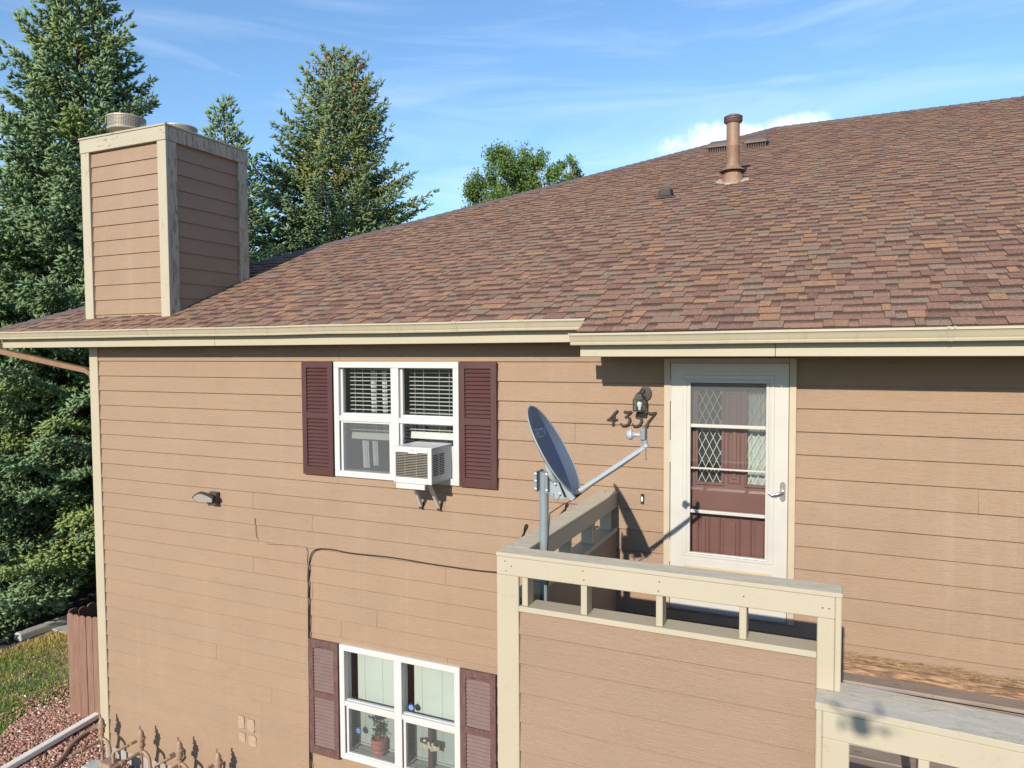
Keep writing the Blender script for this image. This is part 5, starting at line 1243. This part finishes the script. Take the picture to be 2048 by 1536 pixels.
cable([(-5.775, -0.010, -1.70), (-5.772, -0.008, -1.78), (-5.765, -0.008, -1.86), (-5.735, -0.008, -1.935), (-5.60, -0.008, -1.962), (-5.35, -0.007, -1.945), (-5.14, -0.008, -1.938), (-5.075, -0.008, -1.965), (-5.066, -0.008, -2.06), (-5.068, -0.008, -2.4), (-5.075, -0.008, -3.4), (-5.10, -0.008, -4.9)], 0.0048, "cable", M_CABLEP, "thin tan painted cable stapled to the siding below the floodlight")
cable([(-1.95, -0.62, -1.35), (-1.93, -0.70, -1.12), (-1.88, -0.78, -1.085), (-1.87, -1.0, -1.12)], 0.007, "cable", M_CABLE, "short loop of black cable over the far edge of the landing rail")
cable([(-1.97, -1.45, -1.30), (-1.93, -1.50, -1.10), (-1.885, -1.56, -1.075), (-1.87, -1.72, -1.13)], 0.007, "cable", M_CABLE, "loop of black cable hooked over the landing rail near the dish pole")

# ------------------------------------------------------------------ gas meters along the wall foot
gml = ["leftmost tan painted gas meter pipes at the wall corner", "second gas meter pipes from the wall corner", "third gas meter pipes from the wall corner", "rightmost gas meter pipes below the lower wall"]
for i, X in enumerate((-8.075, -7.393, -6.770, -6.180)):
    g_ = thing("gas_meter", gml[i], "gas meter", (X, -0.2, GZ), "gas meters along the wall foot"); Gm = Matrix.Translation((-X, 0.2, -GZ))
    def gp(o): o.parent = g_; o.matrix_parent_inverse = Gm; return o
    rx = Matrix.Translation((X, -0.21, -4.405)) @ Matrix.Rotation(math.pi / 2, 4, 'Y')
    b = MB(); b.lathe([(0.020, -0.105), (0.036, -0.085), (0.038, -0.02), (0.050, -0.012), (0.050, 0.004), (0.038, 0.014), (0.034, 0.060), (0.018, 0.092), (0.008, 0.105)], 14, Matrix.Translation((X, -0.21, -4.405))); o = gp(b.build("regulator", M_PIPEP)); smooth_by_angle(o)
    b = MB(); b.tube([(X - 0.02, -0.21, -4.31), (X - 0.02, -0.21, -4.265)], 0.012, 8); b.tube([(X - 0.05, -0.24, -4.44), (X - 0.05, -0.31, -4.44)], 0.018, 8); gp(b.build("vent_stub", M_PIPEP))
    b = MB(); b.tube([(X, -0.21, -4.49), (X, -0.21, -4.60), (X, -0.21, -4.99)], 0.018, 10); b.lathe([(0.026, -4.60), (0.028, -4.58), (0.028, -4.54), (0.026, -4.52)], 8, Matrix.Translation((X, -0.21, 0))); o = gp(b.build("riser", M_PIPEP)); smooth_by_angle(o)
    b = MB(); b.tube([(X, -0.21, -4.56), (X + 0.05, -0.205, -4.565), (X + 0.10, -0.20, -4.60), (X + 0.125, -0.20, -4.66), (X + 0.13, -0.20, -4.80)], 0.019, 10); o = gp(b.build("elbow", M_PIPEP)); smooth_by_angle(o, 60)
    b = MB(); b.tube([(X - 0.01, -0.19, -4.575), (X - 0.02, -0.40, -4.585), (X - 0.03, -0.58, -4.59)], 0.019, 10); b.lathe([(0.032, -0.02), (0.034, 0), (0.032, 0.03)], 8, Matrix.Translation((X - 0.022, -0.44, -4.586)) @ Matrix.Rotation(math.pi / 2, 4, 'X')); o = gp(b.build("outlet_pipe", M_PIPEP)); smooth_by_angle(o)
    b = MB(); cx, cy = X + 0.30, -0.34
    b.box(cx - 0.10, cx + 0.10, cy - 0.08, cy + 0.08, -4.95, -4.70); gp(b.build("meter_body", M_PIPEP, bevel=0.03, seg=3))
    b = MB(); b.lathe([(0.06, 0), (0.06, 0.02), (0.045, 0.026)], 16, Matrix.Translation((cx, cy - 0.08, -4.80)) @ Matrix.Rotation(math.pi / 2, 4, 'X')); gp(b.build("dial", M_METERGREY))
    b = MB(); b.tube([(cx + 0.07, cy, -4.71), (cx + 0.07, cy, -4.58), (X + 0.45, -0.20, -4.55), (X + 0.455, -0.02, -4.55)], 0.018, 8); b.lathe([(0.024, -0.02), (0.026, 0.0), (0.024, 0.025)], 8, Matrix.Translation((cx + 0.07, cy, -4.62))); o = gp(b.build("house_pipe", M_PIPEP)); smooth_by_angle(o, 60)
# block under the first meter
b = MB(); b.box(-8.18, -7.95, -0.42, -0.22, GZ, -4.82); tag(b.build("junction_box", M_METERGREY, bevel=0.02, seg=2), "pale teal utility box on the ground at the wall corner", "utility box")

# ------------------------------------------------------------------ downspout extension, hose, fence, wheel stop
b = MB(); rect_pipe(b, [(-9.30, 0.70, GZ + 0.10), (-9.16, -0.57, GZ + 0.075), (-9.02, -1.6, GZ + 0.06)], 0.095, 0.07); tag(b.build("downspout_extension", M_DSP, bevel=0.008), "white downspout extension lying on the mulch from the fence", "downspout")
cable([(-8.95, 0.55, GZ + 0.10), (-9.06, 0.30, GZ + 0.06), (-8.98, 0.02, GZ + 0.04), (-8.80, -0.22, GZ + 0.04), (-8.66, -0.50, GZ + 0.04), (-8.62, -1.0, GZ + 0.04)], 0.032, "drain_hose", M_PIPEP, "curved tan corrugated drain hose on the mulch beside the white downspout")
bpy.data.objects["drain_hose"]['category'] = "hose"
fen = thing("fence", "brown stained picket enclosure against the left corner of the building", "fence", (-9.15, 0.6, GZ)); Fn = Matrix.Translation((9.15, -0.6, -GZ))
def picket(x, y, w, h, along):
    b = MB(); n_ = 6
    pr_ = [(-w / 2, 0), (w / 2, 0), (w / 2, h - 0.035)] + [(w / 2 * math.cos(math.pi * i / n_), h - 0.035 + 0.035 * math.sin(math.pi * i / n_)) for i in range(1, n_)] + [(-w / 2, h - 0.035)]
    if along == 'x': b.prism_y([(x + u, GZ + v) for u, v in pr_], y - 0.009, y + 0.009)
    else:
        nn = len(pr_); vs = [(x - 0.009, y + u, GZ + v) for u, v in pr_] + [(x + 0.009, y + u, GZ + v) for u, v in pr_]
        b.add(vs, [(i, (i + 1) % nn, (i + 1) % nn + nn, i + nn) for i in range(nn)] + [tuple(range(nn - 1, -1, -1)), tuple(range(nn, 2 * nn))])
    o = b.build("picket", M_FENCE, bevel=0.003); o.parent = fen; o.matrix_parent_inverse = Fn
x = -9.86
while x < -8.42:
    w = rng.uniform(0.125, 0.145); picket(x + w / 2, 0.6 + rng.uniform(-0.006, 0.006), w - 0.006, 1.47 + rng.uniform(-0.015, 0.015), 'x'); x += w
y = 0.63
while y < 3.2:
    w = 0.138; picket(-9.87 + rng.uniform(-0.004, 0.004), y + w / 2, w - 0.005, 1.47 + rng.uniform(-0.015, 0.015), 'y'); y += w
x = -9.86
while x < -8.42:
    w = 0.138; picket(x + w / 2, 3.25, w - 0.005, 1.47 + rng.uniform(-0.015, 0.015), 'x'); x += w
for z_ in (GZ + 0.3, GZ + 1.2):
    b = MB(); b.box(-9.85, -8.40, 0.61, 0.648, z_, z_ + 0.09); o = b.build("fence_rail", M_FENCE); o.parent = fen; o.matrix_parent_inverse = Fn
b = MB(); prof = [(-13.43, GZ - 0.03), (-13.21, GZ - 0.03), (-13.235, GZ + 0.09), (-13.28, GZ + 0.115), (-13.36, GZ + 0.115), (-13.405, GZ + 0.09)]
b.prism_y(prof, 1.98, 3.8); tag(b.build("wheel_stop", M_CONC, bevel=0.02, seg=2), "grey concrete wheel stop at the edge of the parking lot", "wheel stop")

# ------------------------------------------------------------------ things on the lower window sill
pot = thing("potted_plant", "leafy plant in a ribbed terracotta pot behind the lower window", "potted plant", (-4.28, 0.125, -4.053))
b = MB(); b.lathe([(0.05, 0), (0.072, 0.02), (0.078, 0.045), (0.070, 0.06), (0.082, 0.078), (0.084, 0.10), (0.076, 0.115), (0.084, 0.132), (0.086, 0.155), (0.080, 0.17), (0.072, 0.17), (0.068, 0.15)], 24); o = b.build("pot", M_POT, pot); smooth_by_angle(o, 60)
b = MB(); pr2 = random.Random(8)
for i in range(9):
    a = pr2.uniform(0, 6.28); r_ = pr2.uniform(0.0, 0.05); h_ = pr2.uniform(0.12, 0.24); p0 = Vector((0.01, 0, 0.14)); p1 = Vector((r_ * math.cos(a) * 1.3, r_ * math.sin(a) * 0.8, 0.16 + h_))
    b.tube([p0, (p0 + p1) / 2 + Vector((0.01, 0, 0)), p1], 0.003, 5)
b.build("stem", M_BARK, pot)
b = MB()
for i in range(95):
    a = pr2.uniform(0, 6.28); c = Vector((pr2.gauss(0.0, 0.034), pr2.gauss(0, 0.022), pr2.uniform(0.20, 0.40))); L_ = pr2.uniform(0.035, 0.06); d = Vector((math.cos(a), math.sin(a) * 0.6, pr2.uniform(-0.3, 0.9))).normalized(); s = d.cross(Vector((0, 0, 1))).normalized() * L_ * 0.26
    b.add([c, c + d * L_ * 0.45 + s + Vector((0, 0, .004)), c + d * L_, c + d * L_ * 0.45 - s + Vector((0, 0, .004))], [(0, 1, 2, 3)])
b.build("leaves", M_LEAFP, pot, kind='stuff')
cr = thing("cross_ornament", "dark wooden cross with a cream ribbon and roses behind the lower right pane", "ornament", (-3.66, 0.12, -4.053))
b = MB(); b.box(-0.026, 0.026, -0.012, 0.012, 0.0, 0.42); b.build("upright", M_CROSS, cr, bevel=0.003)
b = MB(); b.box(-0.12, 0.12, -0.0125, 0.0115, 0.235, 0.285); b.build("crossbar", M_CROSS, cr, bevel=0.003)
b = MB(); n_ = 18; vs = []
for k_, z_ in ((0, 0.20), (1, 0.255)):
    for i in range(n_ + 1): vs.append((-0.11 + 0.22 * i / n_, -0.03 - 0.012 * math.sin(i * 1.3), z_ + 0.01 * math.sin(i * 0.9 + k_)))
b.add(vs, [(i, i + 1, i + n_ + 2, i + n_ + 1) for i in range(n_)]); b.build("ribbon", M_RIBBON, cr)
for i in range(7):
    b = MB(); b.lathe([(0.004, 0), (0.016, 0.008), (0.018, 0.018), (0.010, 0.026)], 8, Matrix.Translation((-0.07 + i * 0.023, -0.035, 0.262 + 0.012 * math.sin(i * 2)))); b.build("rose", M_ROSE if i % 2 else M_LEAFP, cr)
for (x, z, lab) in ((-3.855, -3.455, "round blue suncatcher hanging in the upper right pane of the lower window"), (-4.50, -3.83, "round blue suncatcher in the lower left pane of the lower window")):
    s_ = thing("suncatcher", lab, "suncatcher", (x, 0.075, z), "blue suncatchers in the lower window")
    b = MB(); b.lathe([(0.034, -0.004), (0.036, 0), (0.034, 0.004)], 20, Matrix.Rotation(math.pi / 2, 4, 'X')); b.build("disc", M_BLUE, s_)
    b = MB()
    for k_ in range(5):
        a = 2 * math.pi * k_ / 5; b.lathe([(0.009, 0.004), (0.006, 0.0075)], 8, Matrix.Rotation(math.pi / 2, 4, 'X') @ Matrix.Translation((0.016 * math.cos(a), 0.016 * math.sin(a), 0)))
    b.build("petals", M_LETTER, s_)
    b = MB(); b.lathe([(0.012, -0.006), (0.014, 0.0), (0.012, 0.002)], 10, Matrix.Translation((0, 0, 0.045)) @ Matrix.Rotation(math.pi / 2, 4, 'X')); b.build("suction_cup", M_LAMPG, s_)

# ------------------------------------------------------------------ trees
def unit(a): return a / np.maximum(np.linalg.norm(a, axis=-1, keepdims=True), 1e-9)
def twig_mesh(P, D, L, R, tint, warm, rg, needles=5):
    """each twig: a slim three sided core with needles standing off it"""
    n = len(P); D = unit(D)
    ref = np.where(np.abs(D[:, 2:3]) < 0.9, np.array([[0, 0, 1.0]]), np.array([[1.0, 0, 0]]))
    U = unit(np.cross(D, ref)); W = np.cross(D, U)
    verts = [P]                                         # base
    ang0 = rg.uniform(0, 6.28, n)
    for k in range(4):
        a = ang0 + k * 1.5708
        verts.append(P + D * (L * 0.42)[:, None] + (U * np.cos(a)[:, None] + W * np.sin(a)[:, None]) * (R * 0.80)[:, None])
    verts.append(P + D * L[:, None])
    nb = 6
    for k in range(needles):
        a = rg.uniform(0, 6.28, n); t = rg.uniform(0.05, 0.8, n); rad = (U * np.cos(a)[:, None] + W * np.sin(a)[:, None])
        q = P + D * (L * t)[:, None]; tang = np.cross(D, rad)
        ln = R * rg.uniform(1.0, 1.55, n)
        verts += [q + tang * (R * 0.24)[:, None], q - tang * (R * 0.24)[:, None], q + rad * ln[:, None] + D * (ln * 0.9)[:, None]]
    tot = nb + 3 * needles
    V = np.stack(verts, 1).reshape(-1, 3)
    q = [(0, 2, 1), (0, 3, 2), (0, 4, 3), (0, 1, 4), (5, 1, 2), (5, 2, 3), (5, 3, 4), (5, 4, 1)] + [(nb + 3 * k, nb + 3 * k + 1, nb + 3 * k + 2) for k in range(needles)]
    F = (np.arange(n)[:, None, None] * tot + np.array(q)[None]).reshape(-1, 3)
    return V, F, np.repeat(tint, tot), np.repeat(warm, tot)
def spruce(name, label, base, H, R, seed, mat, h0=0.05, whorl=0.26, nbr=9, tw=0.125, node=0.12, twr=0.019, warmth=0.15, power=0.85, cones=0, forks=(), reps=1, needles=6):
    rg = np.random.default_rng(seed)
    t = thing(name, label, "spruce tree", base)
    Ps, Ds, Ls, Rs, Ti, Wa = [], [], [], [], [], []
    branches = MB()
    conepts = []
    stems = [(0.0, 0.0, H)] + list(forks)
    for (fx, fy, top) in stems:
        h = h0 * H if (fx, fy) == (0.0, 0.0) else top - 2.6
        hi_start = h
        while h < top - 0.10:
            tt = h / top
            Lb = R * max(0.0, (1 - tt)) ** power * (top / H) + 0.10
            if (fx, fy) != (0.0, 0.0): Lb = min(Lb, 0.20 + (top - h) * 0.42)
            k = max(5, int(nbr * (0.55 + 0.45 * min(1, Lb / (0.5 * R)))))
            a0 = rg.uniform(0, 6.28)
            for j in range(k):
                az = a0 + 6.283 * j / k + rg.normal(0, 0.12)
                L_ = Lb * rg.uniform(0.78, 1.08) * (1.0 if rg.random() > 0.08 else 1.18); hh = h + rg.uniform(-0.5, 0.5) * whorl
                inc = 0.75 * tt ** 2 + 0.02 - 0.22 * (1 - tt) + rg.normal(0, 0.06)
                d0 = np.array([math.cos(az), math.sin(az), 0.0]); side = np.array([-math.sin(az), math.cos(az), 0.0])
                def pt(s): 
                    u = s / L_
                    return np.array([fx, fy, hh]) + d0 * s + np.array([0, 0, 1]) * (s * inc - 0.13 * L_ * u * (1 - u) * 2 + 0.10 * L_ * max(0, u - 0.55) ** 1.4)
                branches.tube([pt(0), pt(L_ * 0.5), pt(L_ * 0.92)], [0.006 + 0.010 * L_, 0.004 + 0.005 * L_, 0.004], 4, cap=False)
                s = max(0.12, L_ * 0.22) if L_ > 0.4 else 0.04
                bw = 1.0 if rg.random() < warmth else 0.0
                btint = rg.uniform(0.2, 0.8)
                while s < L_:
                    u = s / L_; p = pt(s); dv = (pt(min(L_, s + 0.03)) - pt(s - 0.03)); dv /= np.linalg.norm(dv)
                    for sg in (-1, 1):
                        ls = (0.40 * (L_ - s) + 0.10) * rg.uniform(0.75, 1.15); ls = min(ls, 0.75)
                        sd = dv * 0.72 + side * sg * 0.78 + np.array([0, 0, rg.normal(-0.14, 0.12)]); sd /= np.linalg.norm(sd)
                        m = max(1, int(ls / (tw * 0.52)))
                        for q in range(m):
                            v = (q + 0.3) / m
                            if u < 0.45 and v < 0.3: continue
                            pp = p + sd * (ls * v) + np.array([0, 0, -0.06 * ls * v * v])
                            for rep in range(reps):
                                jit = rg.normal(0, 0.42, 3); dd = sd * 0.85 + jit * 0.9 + np.array([0, 0, 0.10])
                                Ps.append(pp + rg.normal(0, 0.018, 3)); Ds.append(dd); Ls.append(tw * rg.uniform(0.7, 1.3)); Rs.append(twr * rg.uniform(0.8, 1.25))
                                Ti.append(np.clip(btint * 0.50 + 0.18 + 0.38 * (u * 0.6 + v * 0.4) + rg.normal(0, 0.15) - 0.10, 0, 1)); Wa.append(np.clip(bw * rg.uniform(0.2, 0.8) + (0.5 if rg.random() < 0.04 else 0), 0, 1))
                    s += node
                for rep in range(3):
                    Ps.append(pt(L_ * 0.97)); Ds.append(dv + rg.normal(0, 0.25, 3)); Ls.append(tw * 1.4); Rs.append(twr); Ti.append(0.8); Wa.append(0)
                if cones and tt > 0.62 and rg.random() < cones:
                    for rep in range(3):
                        if rg.random() < 0.7: conepts.append(pt(L_ * rg.uniform(0.35, 0.95)) + rg.normal(0, 0.05, 3))
            h += whorl * (0.75 + 0.25 * (1 - tt))
        # leader
        for q in range(14):
            Ps.append(np.array([fx, fy, top - 0.45 + 0.035 * q])); Ds.append(np.array([rg.normal(0, 0.5), rg.normal(0, 0.5), 1.0])); Ls.append(tw); Rs.append(twr * 0.9); Ti.append(0.7); Wa.append(0)
    P, D, L, Rr = np.array(Ps), np.array(Ds), np.array(Ls), np.array(Rs)
    V, F, ti, wa = twig_mesh(P, D, L, Rr, np.array(Ti), np.array(Wa), rg, needles)
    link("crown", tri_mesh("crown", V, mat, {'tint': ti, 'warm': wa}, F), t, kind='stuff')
    b = MB(); pts = [(0, 0, -0.1)] + [(0.02 * math.sin(i), 0.02 * math.cos(i * 1.3), H * i / 10) for i in range(1, 11)]
    b.tube(pts, [0.030 * H * (1 - i / 10.3) * 0.55 + 0.008 for i in range(11)], 10); 
    for (fx, fy, top) in forks: b.tube([(0, 0, top - 3.6), (fx * 0.8, fy * 0.8, top - 2.8), (fx, fy, top - 0.1)], [0.06, 0.045, 0.01], 6)
    o = b.build("trunk", M_BARK, t); smooth_by_angle(o, 60)
    branches.build("branches", M_BARK, t)
    if conepts:
        b = MB()
        for c in conepts:
            l_ = rg.uniform(0.09, 0.15); r_ = l_ * 0.30
            b.lathe([(r_ * 0.3, -l_), (r_, -l_ * 0.65), (r_ * 0.9, -l_ * 0.3), (r_ * 0.3, 0)], 5, Matrix.Translation(c) @ Matrix.Rotation(rg.uniform(-0.5, 0.5), 4, 'X'))
        b.build("cones", M_CONE, t, kind='stuff')
    return t
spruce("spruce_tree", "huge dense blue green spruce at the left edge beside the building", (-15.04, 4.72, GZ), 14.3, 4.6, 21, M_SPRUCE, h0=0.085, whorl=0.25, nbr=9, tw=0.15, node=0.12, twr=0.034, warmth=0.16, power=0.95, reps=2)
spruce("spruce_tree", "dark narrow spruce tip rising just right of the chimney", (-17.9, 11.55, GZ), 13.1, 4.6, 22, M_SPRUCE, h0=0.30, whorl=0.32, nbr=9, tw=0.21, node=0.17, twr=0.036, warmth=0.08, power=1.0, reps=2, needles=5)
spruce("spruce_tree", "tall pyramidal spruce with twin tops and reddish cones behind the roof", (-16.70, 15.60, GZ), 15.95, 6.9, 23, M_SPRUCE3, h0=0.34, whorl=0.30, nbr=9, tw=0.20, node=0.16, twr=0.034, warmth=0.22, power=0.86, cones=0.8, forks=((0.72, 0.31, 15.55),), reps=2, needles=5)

def poplar(name, label, base, H, crown, seed, n_leaf, ls=0.10):
    """crown = list of (dx, dy, dz above base, radius, height) lobes"""
    rg = np.random.default_rng(seed); t = thing(name, label, "tree", base)
    b = MB(); cents = []; r = random.Random(seed)
    b.tube([(0, 0, -0.1), (0.1, 0, H * 0.3), (0.05, 0.1, H * 0.6), (0, 0, H * 0.93)], [0.022 * H, 0.016 * H, 0.009 * H, 0.02], 8)
    for (dx, dy, dz, rad, hgt) in crown:
        for k in range(16):
            a = r.uniform(0, 6.28); q = r.random() ** 0.5 * rad * 0.9; zz = dz + hgt * r.uniform(-0.5, 0.5)
            e = Vector((dx + q * math.cos(a), dy + q * math.sin(a), zz)); s = Vector((dx * 0.3, dy * 0.3, max(1.0, zz - r.uniform(1.2, 2.6))))
            mid = (s + e) / 2 + Vector((r.uniform(-.2, .2), r.uniform(-.2, .2), r.uniform(-.1, .3)))
            b.tube([s, mid, e], [0.05, 0.03, 0.008], 5); cents.append((e, rad))
            for kk in range(3):
                e2 = e + Vector((r.uniform(-.6, .6), r.uniform(-.6, .6), r.uniform(-.1, .8))) * rad * 0.45; b.tube([mid, (mid + e2) / 2 + Vector((0, 0, .08)), e2], [0.02, 0.014, 0.005], 4); cents.append((e2, rad))
    o = b.build("trunk", M_BARK2, t); smooth_by_angle(o, 60)
    C = np.array([c[0] for c in cents]); rr = np.array([c[1] for c in cents]); i = rg.integers(0, len(C), n_leaf)
    P = C[i] + rg.normal(0, 1, (n_leaf, 3)) * (0.115 * rr[i])[:, None] * np.array([1, 1, 1.15])
    N = unit(rg.normal(0, 1, (n_leaf, 3)) + np.array([0, -0.5, 0.4])); U = unit(np.cross(N, rg.normal(0, 1, (n_leaf, 3)))); W = np.cross(N, U)
    s = (ls * rg.uniform(0.6, 1.3, n_leaf))[:, None]
    V = np.stack([P - U * s * 0.5, P + W * s * 0.42, P + U * s * 0.6, P - W * s * 0.42], 1).reshape(-1, 3)
    F = (np.arange(n_leaf)[:, None, None] * 4 + np.array([(0, 1, 2), (0, 2, 3)])[None]).reshape(-1, 3)
    tint = np.clip(rg.random(n_leaf), 0, 1)
    link("crown", tri_mesh("crown", V, M_POPLAR, {'tint': np.repeat(tint, 4), 'warm': np.repeat(np.clip(rg.normal(0.1, 0.2, n_leaf), 0, 1), 4)}, F), t, kind='stuff')
    return t
poplar("poplar_tree", "round leafy green poplar showing above the roof slope", (-13.8, 25.6, GZ), 15.0, [(-0.1, 0, 12.6, 1.5, 2.9), (-1.1, -0.4, 11.6, 1.35, 2.4), (1.1, 0.4, 12.0, 1.3, 2.4), (0.1, 0.2, 10.8, 2.1, 2.4)], 31, 70000, 0.090)
poplar("poplar_tree", "small leafy poplar top right beside the round poplar above the roof", (-12.5, 28.4, GZ), 14.9, [(0, 0, 13.2, 0.8, 2.2), (0.5, 0.2, 12.0, 1.1, 1.9)], 32, 14000, 0.085)
poplar("poplar_tree", "tiny tree tip peeking over the hip left of the flue pipe", (-10.0, 31.7, GZ), 14.9, [(0, 0, 13.9, 0.55, 1.5), (0, 0, 12.5, 0.9, 1.6)], 33, 3500, 0.115)

# ------------------------------------------------------------------ parked car that shades the lot, small drone that took the picture
def car(name, label, loc, rz_, paint):
    t = thing(name, label, "car", loc); t.rotation_euler = (0, 0, rz_)
    prof = [(-2.28, 0.34), (-2.32, 0.62), (-2.22, 0.98), (-1.30, 1.10), (-0.62, 1.58), (0.1, 1.68), (1.45, 1.64), (2.12, 1.12), (2.26, 0.95), (2.30, 0.5), (2.2, 0.34)]
    b = MB(); n = len(prof); rows = []
    for (yy, k) in ((-0.90, 0.0), (-0.93, 0.25), (-0.78, 1.0), (0.78, 1.0), (0.93, 0.25), (0.90, 0.0)):
        pass
    vs = []
    for sgn in (-1, 1):
        for x_, z_ in prof: vs.append((x_, sgn * (0.92 if z_ < 1.15 else 0.92 - (z_ - 1.15) * 0.34), z_))
    b.add(vs, [(i, i + 1, i + 1 + n, i + n) for i in range(n - 1)] + [tuple(range(n - 1, -1, -1)), tuple(range(n, 2 * n)), (n - 1, 0, n, 2 * n - 1)])
    body = b.build("body", paint, t, bevel=0.06, seg=3)
    for sgn in (-1, 1):
        for pr_ in ([(-0.95, 1.16), (-0.52, 1.50), (0.30, 1.56), (0.30, 1.16)], [(0.38, 1.16), (0.38, 1.56), (1.35, 1.53), (1.75, 1.16)]):
            b = MB(); vs = []
            for off in (0.012, -0.01):
                for x_, z_ in pr_: vs.append((x_, sgn * (0.92 - (z_ - 1.15) * 0.34 + off), z_))
            b.add(vs, [(0, 1, 2, 3), (0, 4, 5, 1), (1, 5, 6, 2), (2, 6, 7, 3), (3, 7, 4, 0)]); b.build("side_window", M_CARGLASS, t)
    for (xa, za, xb, zb_) in ((-1.22, 1.15, -0.68, 1.54), (2.06, 1.17, 1.53, 1.59)):
        b = MB(); s = 0.02 if xa > 0 else -0.02
        b.add([(xa + s, -0.80, za), (xa + s, 0.80, za), (xb + s, 0.68, zb_), (xb + s, -0.68, zb_)], [(0, 1, 2, 3)]); b.build("windshield", M_CARGLASS, t)
    for x_ in (-1.45, 1.42):
        for sgn in (-1, 1):
            Mw = Matrix.Translation((x_, sgn * 0.80, 0.35)) @ Matrix.Rotation(math.pi / 2, 4, 'X')
            b = MB(); b.lathe([(0.22, -0.13), (0.34, -0.12), (0.36, -0.08), (0.36, 0.08), (0.34, 0.12), (0.22, 0.13)], 24, Mw); w = b.build("wheel", M_TYRE, t)
            b = MB(); b.lathe([(0.21, -0.135), (0.21, 0.135)], 18, Mw); b.build("rim", M_ZINC, w)
    for sgn in (-1, 1):
        b = MB(); b.box(-2.31, -2.20, sgn * 0.68 - 0.16, sgn * 0.68 + 0.16, 0.68, 0.84); b.build("headlight", M_BULB, t, bevel=0.03)
        b = MB(); b.box(2.18, 2.29, sgn * 0.72 - 0.10, sgn * 0.72 + 0.10, 0.80, 1.0); b.build("tail_light", M_SHUTTER, t, bevel=0.02)
    return t
car("parked_car", "white car parked nose to the lawn just beyond the left edge", (-16.1, 0.15, GZ - 0.035), math.pi, M_CAR)
car("parked_car", "blue car parked in the shade behind the big spruce", (-22.5, 9.2, GZ - 0.035), 0.2, M_CAR2)

dr = thing("drone", "small grey quadcopter hovering behind the viewpoint, its shadow on the stair rail", "drone", (0.035, -7.25, 0.645)); dr.rotation_euler = (0.05, 0.03, math.radians(8)); dr.scale = (0.66, 0.66, 0.66)
b = MB(); b.box(-0.055, 0.055, -0.11, 0.10, -0.045, 0.04); b.build("body", M_DRONE, dr, bevel=0.025, seg=3)
for sx in (-1, 1):
    for sy in (-1, 1):
        p1 = Vector((sx * 0.15, sy * 0.14, 0.045))
        b = MB(); b.tube([(sx * 0.04, sy * 0.06, 0.0), p1], [0.014, 0.010], 8); arm = b.build("arm", M_DRONE, dr)
        b = MB(); b.tube([p1 + Vector((0, 0, -0.03)), p1 + Vector((0, 0, 0.02))], 0.016, 10); b.build("motor", M_DRONE, arm)
        b = MB(); a = 0.7 * sx + 1.1 * sy; c, s = math.cos(a), math.sin(a)
        b.add([p1 + Vector((c * 0.10 - s * 0.010, s * 0.10 + c * 0.010, 0.022)), p1 + Vector((c * 0.10 + s * 0.010, s * 0.10 - c * 0.010, 0.024)), p1 + Vector((-c * 0.10 + s * 0.010, -s * 0.10 - c * 0.010, 0.022)), p1 + Vector((-c * 0.10 - s * 0.010, -s * 0.10 + c * 0.010, 0.024))], [(0, 1, 2, 3)]); b.build("rotor_blade", M_BLACK, arm)
b = MB(); b.box(-0.025, 0.025, 0.09, 0.14, -0.05, 0.0); b.build("gimbal_camera", M_BLACK, dr, bevel=0.008)
